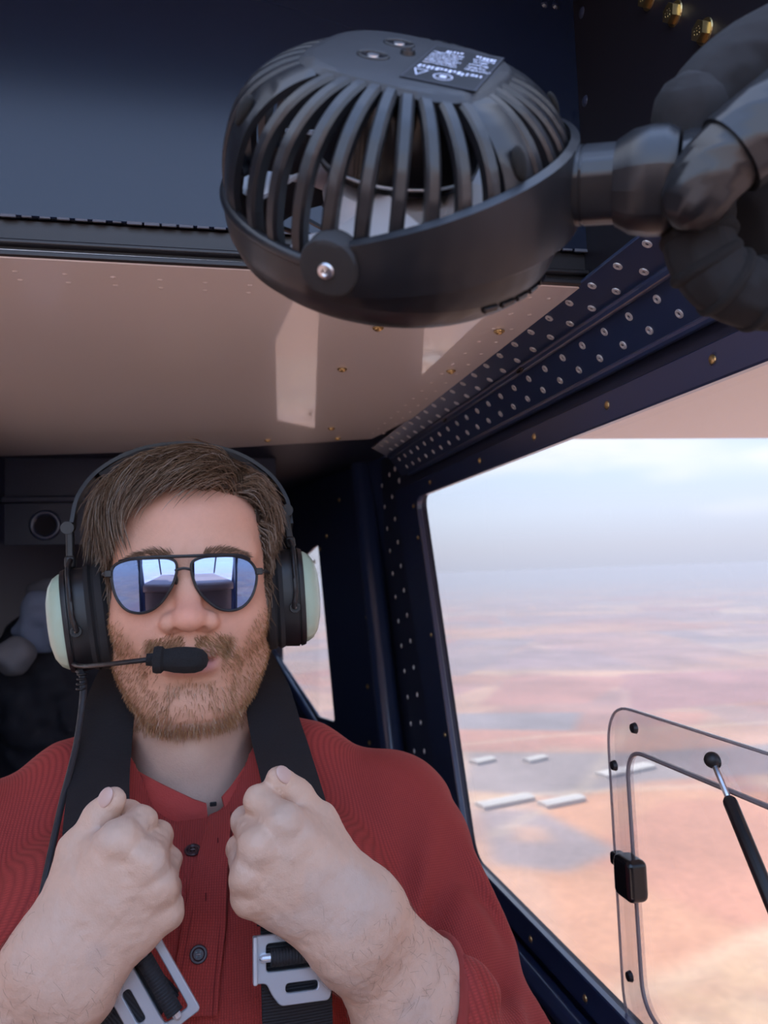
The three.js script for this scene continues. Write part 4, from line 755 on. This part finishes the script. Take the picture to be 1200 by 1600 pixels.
// ------------------------------------------------------------------ headset
{
  const g = thing('headset', 'black aviation headset with pale green ear domes and boom microphone', 'headset', [0, 0, 0]);
  const green = mat([0.42, 0.56, 0.44], 0.35, 0, { clearcoat: 0.3, clearcoatRoughness: 0.2 });
  const oval = (x, sy, sz, s) => Array.from({ length: 40 }, (_, k) => { const a = k / 40 * 2 * Math.PI, c = Math.cos(a), q = Math.sin(a), e = 0.8; return V(s * x, Math.sign(c) * Math.abs(c) ** e * sy, Math.sign(q) * Math.abs(q) ** e * sz); });
  for (const s of [-1, 1]) {
    const cup = new THREE.Group(); cup.name = 'ear_cup'; g.add(cup); cup.position.set(s < 0 ? -0.0145 : -0.013, s < 0 ? -0.0205 : -0.022, -0.805); cup.rotation.z = s < 0 ? 0.11 : 0.035; cup.rotation.y = s * -0.06;
    mesh('cushion', loft([oval(0.07, 0.036, 0.026, s), oval(0.071, 0.047, 0.036, s), oval(0.075, 0.05, 0.039, s), oval(0.081, 0.0495, 0.0385, s), oval(0.0835, 0.047, 0.036, s), oval(0.086, 0.0495, 0.0385, s), oval(0.09, 0.048, 0.037, s)]), M.blackSoft, cup);
    mesh('shell', loft([oval(0.088, 0.0455, 0.035, s), oval(0.0895, 0.0475, 0.0365, s), oval(0.104, 0.0485, 0.0375, s), oval(0.1045, 0.047, 0.036, s), oval(0.1055, 0.047, 0.036, s), oval(0.106, 0.0485, 0.0375, s), oval(0.1105, 0.047, 0.036, s), oval(0.111, 0.04, 0.03, s)]), M.black, cup);
    mesh('dome', loft([oval(0.1095, 0.045, 0.0345, s), oval(0.1125, 0.0445, 0.034, s), oval(0.118, 0.041, 0.031, s), oval(0.1225, 0.034, 0.0255, s), oval(0.1255, 0.023, 0.017, s), oval(0.1268, 0.01, 0.007, s)], { angle: 1.2 }), green, cup).userData.label = 'pale green plastic dome';
    mesh('stirrup', sweep([[s * 0.1, 0.056, 0.006], [s * 0.1015, 0.046, 0.03], [s * 0.1015, 0.026, 0.04], [s * 0.1015, 0.005, 0.0425], [s * 0.099, -0.008, 0.042]], [0.0024], { n: 30, radial: 8 }), M.black, cup);
    mesh('stirrup', sweep([[s * 0.1, 0.056, -0.006], [s * 0.1015, 0.046, -0.03], [s * 0.1015, 0.02, -0.042]], [0.0024], { n: 20, radial: 8 }), M.black, cup);
    const pv = aim(mesh('pivot_screw', lathe([[0, 0.003], [0.003, 0.003], [0.0032, 0.0045], [0.005, 0.004], [0.0054, 0]], 20), M.black, cup, [s * 0.1, -0.009, 0.0375]), [0, 0, 1]);
    mesh('screw_head', new THREE.SphereGeometry(0.0019, 12, 8), M.steel, pv, [0, 0.003, 0]);
    mesh('slider', mergeGeometries([box(0.007, 0.03, 0.012, 0.002).translate(0, 0.006, 0), box(0.01, 0.012, 0.016, 0.003).translate(0, -0.008, 0), new THREE.CylinderGeometry(0.006, 0.006, 0.014, 18).rotateX(Math.PI / 2).translate(s * 0.002, 0.024, 0).toNonIndexed()].map((q) => { const t = q.index ? q.toNonIndexed() : q; t.deleteAttribute('uv'); return t; })), M.black, cup, [s * 0.1, 0.062, 0], [0, 0, s * 0.1]);
  }
  const arc = [[-0.1205, 0.057, -0.812], [-0.1165, 0.082, -0.818], [-0.1, 0.108, -0.826], [-0.064, 0.131, -0.832], [-0.0135, 0.1395, -0.835], [0.036, 0.129, -0.832], [0.07, 0.105, -0.826], [0.0855, 0.078, -0.818], [0.0885, 0.052, -0.812]], rad = (p) => V(p.x + 0.0135, p.y - 0.03, 0).normalize();
  mesh('headband', band(arc, rad, 0.026, 0.0035, { n: 60 }), M.black, g);
  mesh('headband_pad', band(arc.slice(2, 7).map(([x, y, z]) => [x * 0.955 - 0.0006, y - 0.0042, z]), rad, 0.03, 0.006, { n: 40 }), M.blackSoft, g);
  mesh('boom', sweep([[-0.121, -0.066, -0.79], [-0.112, -0.0705, -0.768], [-0.082, -0.066, -0.706], [-0.058, -0.0625, -0.682], [-0.043, -0.0612, -0.677]], [0.0021, 0.0021, 0.0019, 0.0021], { n: 40, radial: 10 }), M.black, g);
  mesh('boom_mount', sweep([[-0.125, -0.058, -0.8], [-0.119, -0.068, -0.785]], [0.007, 0.005], { straight: true, radial: 14 }), M.black, g);
  const foam = mat([0.014, 0.014, 0.016], 0.95, 0, { bumpMap: skinBump, bumpScale: 0.0006 }), mic = mesh('microphone', lathe([[0, -0.0005], [0.0048, -0.0005], [0.0052, 0.0045], [0.0102, 0.0052], [0.011, 0.0075], [0.0108, 0.0115], [0.0088, 0.0135], [0.0092, 0.0165], [0.0103, 0.022], [0.0107, 0.03], [0.0103, 0.038], [0.0085, 0.0435], [0.005, 0.0472], [0, 0.0485]], 32), foam, g, [-0.0445, -0.0612, -0.6775]);
  aim(mic, [0.0485, -0.003, 0.003]); mic.userData.label = 'black foam-covered microphone in front of the mouth';
  mesh('cable', sweep([[-0.117, -0.072, -0.79], [-0.1075, -0.082, -0.778], [-0.1065, -0.128, -0.742], [-0.1105, -0.171, -0.682], [-0.1145, -0.218, -0.628], [-0.118, -0.26, -0.6]], [0.0036, 0.0028, 0.0026, 0.0026, 0.0026, 0.0026], { n: 60, radial: 10 }), mat([0.03, 0.03, 0.034], 0.55), g);
  mesh('strain_relief', mergeGeometries([0, 1, 2, 3].map((i) => new THREE.TorusGeometry(0.0036, 0.0011, 8, 18).rotateX(Math.PI / 2).translate(-0.1078 + i * 0.0001, -0.08 - i * 0.004, -0.778 + i * 0.003))), M.black, g);
}

// ------------------------------------------------------------------ harness
const web = dataTex(64, 64, (u, v) => 0.5 + 0.35 * Math.sin(v * Math.PI * 8) * (0.7 + 0.3 * Math.sin(u * Math.PI * 16)));
web.repeat.set(120, 120);
M.webbing = mat([0.010, 0.010, 0.013], 0.72, 0, { bumpMap: web, bumpScale: 0.0006 });
M.alloy = mat([0.66, 0.69, 0.73], 0.36, 0.6, { bumpMap: skinBump, bumpScale: 0.0001 });
{
  const strapNormal = (p) => { const n = grad(trunk, p, 0.01); return n; };
  const mk = (label, path, lower, up) => {
    const h = thing('harness_strap', label, 'strap', [0, 0, 0], 'shoulder harness');
    mesh('webbing', band(path, (p, t) => { const n = strapNormal(p); return t < 0.25 ? n.lerp(V(0, 0.5, 0.8), 0.5) : n; }, 0.047, 0.0024, { n: 60, arch: 0.001 }), M.webbing, h);
    mesh('lower_webbing', band(lower, () => V(0, 0.25, 1), 0.047, 0.0024, { n: 30, arch: 0.0006 }), M.webbing, h);
    mesh('lower_webbing', band(lower.map(([x, y, z]) => [x, y, z + 0.005]), () => V(0, 0.25, 1), 0.047, 0.0022, { n: 30, arch: 0.0006 }), M.webbing, h);
    const b = new THREE.Group(); b.name = 'buckle'; h.add(b); b.position.set(...up.at); b.rotation.set(-0.2, up.turn, up.roll);
    mesh('frame', plate(rounded([[-0.029, -0.005], [-0.021, -0.005], [-0.0175, -0.0125], [-0.012, -0.0195], [0.021, -0.0195], [0.0245, -0.007], [0.029, -0.003], [0.029, 0.024], [-0.029, 0.024]], 0.003), [rounded([[-0.021, 0.0015], [0.023, 0.0015], [0.023, 0.0185], [-0.021, 0.0185]], 0.0025), rounded([[-0.0085, -0.0125], [0.0135, -0.0125], [0.0135, -0.0065], [-0.0085, -0.0065]], 0.0028)], 0.0026, [0, 0, 0], [1, 0, 0], [0, 1, 0], 0.0006), M.alloy, b);
    mesh('side_lip', box(0.0028, 0.029, 0.007, 0.001), M.alloy, b, [-0.0285, 0.0095, 0.003]);
    mesh('roller', sweep([[-0.023, 0.0105, 0.0045], [0.023, 0.0105, 0.0045]], [0.0028], { straight: true, radial: 12 }), M.alloy, b);
    mesh('webbing_loop', sweep([[-0.0185, 0.0105, 0.006], [0.0205, 0.0105, 0.006]], [0.0056], { straight: true, radial: 12, round: false }), M.webbing, b);
    return h;
  };
  mk('black harness strap held in the hand on the window side', [[0.046, -0.075, -0.87], [0.0585, -0.104, -0.815], [0.0635, -0.139, -0.745], [0.0675, -0.166, -0.67], [0.066, -0.182, -0.61], [0.06, -0.205, -0.584], [0.056, -0.24, -0.578]], [[0.058, -0.236, -0.57], [0.0575, -0.27, -0.568], [0.058, -0.33, -0.574]], { at: [0.0577, -0.2622, -0.5605], turn: 0.05, roll: -0.03 });
  mk('black harness strap held in the hand nearest the headset cable', [[-0.074, -0.072, -0.87], [-0.085, -0.102, -0.82], [-0.0865, -0.144, -0.745], [-0.0815, -0.17, -0.665], [-0.074, -0.186, -0.608], [-0.0665, -0.208, -0.586], [-0.056, -0.245, -0.58]], [[-0.035, -0.252, -0.574], [-0.06, -0.274, -0.572], [-0.1, -0.308, -0.572]], { at: [-0.0405, -0.2645, -0.5655], turn: -0.1, roll: -1.05 });
}

// ------------------------------------------------------------------ fan
{
  const R = 0.0758, A = V(-0.0573, 0.6496, 0.7581), P = V(-0.4751, -0.6856, 0.5516), X = A.clone().cross(P).normalize();
  const fan = thing('clip_fan', 'round black portable fan with ribbed back hanging at the top of the cabin', 'fan', [0.0872, 0.1687, -0.3369]);
  fan.quaternion.setFromRotationMatrix(new THREE.Matrix4().makeBasis(X, A, P.clone().addScaledVector(A, -P.dot(A)).normalize()));
  const plastic = mat([0.009, 0.010, 0.013], 0.38), plateMat = mat([0.012, 0.013, 0.017], 0.5), pt = (r, h, a) => V(Math.cos(a) * r * R, h * R, Math.sin(a) * r * R);
  // front housing: solid ring with a bowed front and a central opening
  const ringProf = [[0.955, 0.03], [0.985, 0.03], [1.0, 0.015], [1.0, -0.03], [0.998, -0.1], [0.985, -0.17], [0.982, -0.172], [0.982, -0.182], [0.972, -0.2], [0.93, -0.29], [0.86, -0.35], [0.8, -0.365], [0.76, -0.35], [0.78, -0.3], [0.93, -0.15], [0.955, 0.03]];
  mesh('housing', lathe(ringProf.map(([r, h]) => [r * R, h * R]), 96), plastic, fan);
  for (let i = 0; i < 5; i++) { const a = (8 + i * 7.5) * DEG, s = mesh('vent_slot', box(0.0075, 0.0028, 0.003, 0.0008), M.blackGloss, fan); s.position.copy(pt(0.968, -0.215, a)); s.rotation.set(0, Math.PI / 2 - a, 0); }
  // back grille
  const grille = new THREE.Group(); grille.name = 'back_grille'; fan.add(grille);
  const prof = new THREE.CatmullRomCurve3([[0.985, -0.01], [1.0, 0.14], [0.978, 0.31], [0.915, 0.475], [0.8, 0.605], [0.65, 0.692], [0.5, 0.733], [0.4, 0.742], [0.2, 0.748]].map(([r, h]) => V(r, h, 0)), false, 'centripetal').getSpacedPoints(90);
  const edgeR = (a) => { const c = Math.abs(Math.cos(a - 0.1)) / 0.52, s = Math.abs(Math.sin(a - 0.1)) / 0.46, n = 3.2; return Math.pow(c ** n + s ** n, -1 / n); };
  const plateEdge = (k, dh) => Array.from({ length: 64 }, (_, i) => { const a = i / 64 * 2 * Math.PI; return pt(edgeR(a) * k, 0.735 + dh, a); });
  mesh('back_plate', loft([plateEdge(1.0, -0.06), plateEdge(1.03, -0.02), plateEdge(0.98, 0.008), plateEdge(0.9, 0.014), plateEdge(0.4, 0.016)]), plateMat, fan);
  const rib = (a, w, dep, from = 0) => {
    const end = edgeR(a) * 0.96, pts = prof.filter((p, i) => p.x > end || i < 40).filter((_, i) => i % 3 === 0), rings = [], side = V(-Math.sin(a), 0, Math.cos(a));
    pts.forEach((p, i) => { const q = pts[Math.min(pts.length - 1, i + 1)], o = pts[Math.max(0, i - 1)], n = V(q.y - o.y, -(q.x - o.x), 0).normalize(), out = V(Math.cos(a) * n.x, n.y, Math.sin(a) * n.x), c = pt(p.x, p.y, a);
      rings.push([[-1, -1], [-1, 0.5], [-0.6, 1], [0.6, 1], [1, 0.5], [1, -1]].map(([u, v]) => c.clone().addScaledVector(side, u * w / 2).addScaledVector(out, v * dep / 2 - dep / 2))); });
    return loft(rings, { angle: 0.6 });
  };
  const struts = [33, 140, 220, 327];
  for (let i = 0; i < 36; i++) {
    const deg = 33 + i * 10, near = struts.some((s) => Math.abs(((deg - s + 540) % 360) - 180) < 8);
    if (!near) mesh('rib', rib(deg * DEG, 0.0056, 0.005), plastic, grille);
  }
  for (const s of struts) {
    const g = mesh('strut', rib(s * DEG, 0.0155, 0.0035), plastic, grille), n = V(Math.cos(s * DEG) * 0.86, 0.5, Math.sin(s * DEG) * 0.86).normalize();
    const h = mesh('hole', new THREE.SphereGeometry(1, 18, 10).scale(0.0034, 0.0022, 0.0064), mat([0.001, 0.001, 0.001], 0.9), grille); h.position.copy(pt(0.885, 0.52, s * DEG)).addScaledVector(n, 0.0006); h.quaternion.setFromRotationMatrix(new THREE.Matrix4().makeBasis(V(-Math.sin(s * DEG), 0, Math.cos(s * DEG)), n, V(-Math.sin(s * DEG), 0, Math.cos(s * DEG)).cross(n)));
  }
  mesh('grille_rim', new THREE.TorusGeometry(0.985 * R, 0.0028, 10, 80).rotateX(Math.PI / 2), plastic, fan, [0, 0.0005, 0]);
  // things on the back plate: two oval screw wells, a small boss, rating label
  const hTop = (0.735 + 0.016) * R;
  for (const [x, z] of [[-0.127, -0.23], [-0.176, 0.069]]) { const w = mesh('screw_well', new THREE.TorusGeometry(0.0062, 0.0007, 8, 32).rotateX(Math.PI / 2).scale(1, 1, 0.8), plastic, fan, [x * R, hTop, z * R]); mesh('screw', lathe([[0, 0.0006], [0.0028, 0.0005], [0.003, 0]], 14), M.steel, w, [0, 0, 0]).scale.setScalar(0.8); mesh('well_floor', new THREE.CylinderGeometry(0.0056, 0.0056, 0.0004, 24), M.blackGloss, w, [0, -0.0001, 0]); }
  mesh('boss', lathe([[0, 0.0005], [0.0014, 0.0005], [0.0018, 0.0016], [0.0028, 0.0016], [0.0032, 0]], 18), plastic, fan, [-0.03 * R, hTop, -0.08 * R]);
  mesh('pin', box(0.0028, 0.0014, 0.0014, 0.0004), mat([0.2, 0.21, 0.25], 0.5), fan, [0.1 * R, hTop, 0.02 * R]);
  const lab = canvasTex(512, 640, (c, W, H) => {
    c.fillStyle = '#0d0e13'; c.fillRect(0, 0, W, H); c.strokeStyle = '#4a4c58'; c.lineWidth = 5; c.strokeRect(12, 12, W - 24, H - 24);
    const r = rng(5), row = (x, y, w, h, step) => { c.fillStyle = '#c9d0e6'; for (let q = x; q < x + w; q += step) { const b = step * (0.45 + 0.35 * r()); c.fillRect(q, y + (r() < 0.3 ? h * 0.25 : 0), b, h * (r() < 0.3 ? 0.7 : 1)); if (r() < 0.5) { c.fillStyle = '#0d0e13'; c.fillRect(q + b * 0.35, y + h * 0.35, b * 0.3, h * 0.25); c.fillStyle = '#c9d0e6'; } } };
    // unreadable rows of small print, as far as the photograph shows them
    row(330, 60, 140, 40, 26); row(330, 120, 150, 22, 17); row(345, 165, 100, 22, 17); row(330, 215, 120, 22, 17); row(330, 265, 130, 22, 17); row(330, 310, 170, 22, 15);
    row(120, 60, 120, 38, 24); row(40, 120, 215, 20, 15); row(40, 160, 225, 20, 15); row(40, 200, 210, 20, 15); row(40, 240, 230, 20, 15); row(40, 280, 215, 20, 15); row(40, 320, 230, 20, 15); row(40, 390, 430, 46, 30);
    c.strokeStyle = '#c9d0e6'; c.lineWidth = 8; c.beginPath(); c.moveTo(40, 470); c.lineTo(130, 470); c.lineTo(85, 560); c.closePath(); c.stroke(); c.beginPath(); c.ellipse(250, 520, 60, 48, 0, 0, 7); c.stroke(); c.fillStyle = '#c9d0e6'; c.fillRect(228, 500, 44, 36);
  });
  const lm = mesh('rating_label', new THREE.PlaneGeometry(0.4 * R, 0.66 * R), mat([1, 1, 1], 0.45, 0, { map: lab }), fan, [0.25 * R, hTop + 0.0004, 0.0], [-Math.PI / 2, 0, 0]);
  lm.rotation.z = 0; lm.userData.label = 'rating label with rows of tiny white print';
  // motor and white blades inside
  mesh('motor', lathe([[0, 0.62 * R], [0.4 * R, 0.62 * R], [0.44 * R, 0.56 * R], [0.45 * R, 0.2 * R], [0.3 * R, 0.12 * R], [0, 0.12 * R]], 40), M.blackGloss, fan);
  mesh('motor_ring', new THREE.TorusGeometry(0.452 * R, 0.0007, 8, 60).rotateX(Math.PI / 2), M.steel, fan, [0, 0.24 * R, 0]);
  const white = mat([0.75, 0.77, 0.82], 0.4), rotor = new THREE.Group(); rotor.name = 'rotor'; fan.add(rotor);
  mesh('hub', lathe([[0, 0.1 * R], [0.4 * R, 0.1 * R], [0.43 * R, 0.02 * R], [0.4 * R, -0.2 * R], [0, -0.24 * R]], 40), white, rotor);
  for (let b = 0; b < 5; b++) {
    const rings = []; for (let i = 0; i <= 8; i++) { const t = i / 8, r = lerp(0.38, 0.9, t), a0 = b * 72 * DEG + 0.55 - t * 0.35, w = lerp(0.35, 0.5, Math.sin(t * 2.2)), ring = []; for (const q of [-1, -0.4, 0.4, 1]) ring.push(pt(r, 0.04 - q * lerp(0.16, 0.09, t) + 0.012, a0 + q * w)); for (const q of [1, 0.4, -0.4, -1]) ring.push(pt(r, 0.04 - q * lerp(0.16, 0.09, t) - 0.012, a0 + q * w)); rings.push(ring); }
    mesh('blade', loft(rings, { angle: 0.8 }), white, rotor);
  }
  // front guard bars, dark, seen through the ribs
  mesh('front_guard', mergeGeometries(Array.from({ length: 20 }, (_, i) => { const a = i * 18 * DEG; return sweep([pt(0.2, -0.37, a), pt(0.5, -0.375, a), pt(0.8, -0.345, a)], [0.0013], { n: 6, radial: 5, round: false }); })), plastic, fan);
  // yoke: half ring tilted about the pivots, wider towards the arm
  const th = 16 * DEG, Q = V(Math.cos(th), Math.sin(th), 0), Nn = V(-Math.sin(th), Math.cos(th), 0), rings = [];
  for (let i = 0; i <= 48; i++) {
    const b = lerp(94, -94, i / 48) * DEG, dir = Q.clone().multiplyScalar(Math.cos(b)).add(V(0, 0, Math.sin(b))), k = Math.cos(b), hw = (0.135 + 0.1 * k) * R, up = (0.03 + 0.02 * k) * R, c = dir.clone().multiplyScalar(1.035 * R), ring = [];
    for (const [u, v] of [[-1, -0.4], [-0.92, 0.6], [-0.5, 1], [0.5, 1], [0.92, 0.8], [1, -0.2], [0.5, -0.35], [-0.5, -0.35]]) ring.push(c.clone().addScaledVector(Nn, u * hw - 0.06 * R + up + 0.05 * R * (1 - k)).addScaledVector(dir, v * 0.0036));
    rings.push(ring);
  }
  mesh('yoke', loft(rings, { angle: 0.7 }), plastic, fan);
  for (const s of [1, -1]) {
    const k = aim(mesh('pivot_knob', lathe([[0, 0.0052], [0.007, 0.0052], [0.0095, 0.0046], [0.0112, 0.0036], [0.0117, 0.002], [0.0117, -0.006]], 40), M.blackSoft, fan, [0, 0.06 * R, s * 1.05 * R]), [0, 0, s]);
    const sc = mesh('screw', lathe([[0, 0.0016], [0.0009, 0.001], [0.0014, 0.0018], [0.0029, 0.0012], [0.0033, 0]], 18), M.steel, k, [0, 0.005, 0]);
  }
  // arm stub
  const arm = (d) => Q.clone().multiplyScalar(d * R);
  const axisLathe = (name, prof2, m, at) => { const o = mesh(name, lathe(prof2, 36), m, fan, at.toArray()); return aim(o, Q); };
  axisLathe('arm_stub', [[0, 0], [0.0158, 0], [0.0158, 0.004], [0.0153, 0.0042], [0.0153, 0.005], [0.0158, 0.0052], [0.0158, 0.018], [0, 0.018]], plastic, arm(1.04));
  // flexible tripod
  const tri = thing('flexible_tripod', 'black flexible tripod with foam-wrapped legs holding the fan at top right', 'tripod', [0, 0, 0]);
  const W = (d) => arm(d).applyQuaternion(fan.quaternion).add(fan.position), qw = Q.clone().applyQuaternion(fan.quaternion), foam = mat([0.006, 0.006, 0.008], 0.9, 0, { bumpMap: skinBump, bumpScale: 0.0008 });
  const ball = mesh('ball_head', lathe([[0, 0], [0.0165, 0], [0.02, 0.006], [0.0212, 0.013], [0.0212, 0.019], [0.019, 0.0235], [0.012, 0.025], [0, 0.025]], 14), plastic, tri, W(1.27).toArray()); aim(ball, qw);
  const col = mesh('locking_collar', lathe([[0, 0], [0.0175, 0], [0.0182, 0.003], [0.0182, 0.014], [0.015, 0.018], [0, 0.018]], 30), plastic, tri, W(1.6).toArray()); aim(col, qw);
  mesh('elbow', sweep([[0.1845, 0.139, -0.2575], [0.189, 0.1465, -0.2535], [0.209, 0.1625, -0.242], [0.24, 0.185, -0.226]], [0.0135, 0.0145, 0.0145, 0.0145], { n: 24, radial: 28 }), plastic, tri);
  mesh('elbow_collar', sweep([[0.1945, 0.1512, -0.2502], [0.209, 0.1625, -0.242], [0.24, 0.185, -0.226]], [0.0162], { n: 12, radial: 28, round: false }), plastic, tri);
  mesh('leg', sweep([[0.192, 0.176, -0.272], [0.205, 0.192, -0.27], [0.24, 0.214, -0.268], [0.3, 0.235, -0.262]], [0.0135, 0.0165, 0.017, 0.017], { n: 24, radial: 24 }), foam, tri);
  mesh('leg', sweep([[0.193, 0.18, -0.27], [0.196, 0.16, -0.276], [0.199, 0.14, -0.279]], [0.015, 0.015, 0.015], { n: 14, radial: 20 }), foam, tri);
  const leg = mesh('leg', sweep([[0.199, 0.143, -0.279], [0.2, 0.126, -0.2785], [0.2075, 0.115, -0.278], [0.2245, 0.1095, -0.2785], [0.256, 0.112, -0.28]], [0.0142], { n: 30, radial: 22 }), foam, tri);
  for (const [p, d] of [[[0.1995, 0.133, -0.279], [0.1, -1, 0]], [[0.2015, 0.1215, -0.2785], [0.5, -0.85, 0]], [[0.2095, 0.114, -0.278], [0.85, -0.5, 0]], [[0.223, 0.1098, -0.2785], [1, -0.1, 0]]]) { const t = mesh('foam_ring', new THREE.TorusGeometry(0.0128, 0.0028, 10, 30), foam, leg, p); aim(t, d, V(0, 0, 1)); }
  mesh('leg', sweep([[0.228, 0.18, -0.292], [0.24, 0.155, -0.292], [0.258, 0.125, -0.292]], [0.02, 0.021, 0.02], { n: 14, radial: 22 }), foam, tri);
  mesh('bracket', plate([[0, 0], [0.05, 0], [0.05, 0.12], [0, 0.12], [0, 0.045], [0.008, 0.03]], [], 0.004, [0.292, 0.238, -0.33], [0.3, 0, 0.95], [0, 1, 0]), M.navySatin, tri);
}

// ------------------------------------------------------------------ baggage and seat
{
  const cloth = (name, label, at, r, color, seed, cat) => { const g = surfNets((x, y, z) => ell(x, y, z, 0, 0, 0, ...r) - 0.018 * noise(x * 16 + seed, y * 16, z * 16) - 0.007 * noise(x * 45, y * 45 + seed, z * 45), r.map((v) => -v - 0.03), r.map((v) => v + 0.03), 0.006); const t = thing(name, label, cat, at, 'baggage'); mesh('fabric', g, mat(color, 0.8), t); return t; };
  cloth('duffel_bag', 'dark navy bag stowed on the left behind the headset', [-0.27, -0.22, -1.56], [0.1, 0.2, 0.09], [0.012, 0.015, 0.026], 3, 'bag');
  cloth('folded_jacket', 'blurred slate-blue jacket on the baggage left of the headset', [-0.262, -0.07, -1.43], [0.045, 0.05, 0.03], [0.13, 0.17, 0.26], 8, 'jacket');
  cloth('paper_bundle', 'small blurred pale bundle at the far left below the jacket', [-0.297, -0.108, -1.41], [0.02, 0.026, 0.02], [0.16, 0.17, 0.2], 21, 'bundle');
  cloth('strap_coil', 'blurred grey coil of strap above the jacket', [-0.25, -0.015, -1.46], [0.03, 0.016, 0.02], [0.09, 0.1, 0.13], 31, 'strap');
  const s = thing('pilot_seat', 'dark seat back behind the pilot\'s shoulders', 'seat', [SX, -0.98, -0.97]);
  mesh('backrest', box(0.4, 0.72, 0.06, 0.025), M.blackSoft, s, [0, 0.42, 0], [-0.08, 0, 0]);
  mesh('cushion', box(0.42, 0.1, 0.42, 0.03), M.blackSoft, s, [0, 0.08, 0.25]);
}
renderer.render(scene, camera);
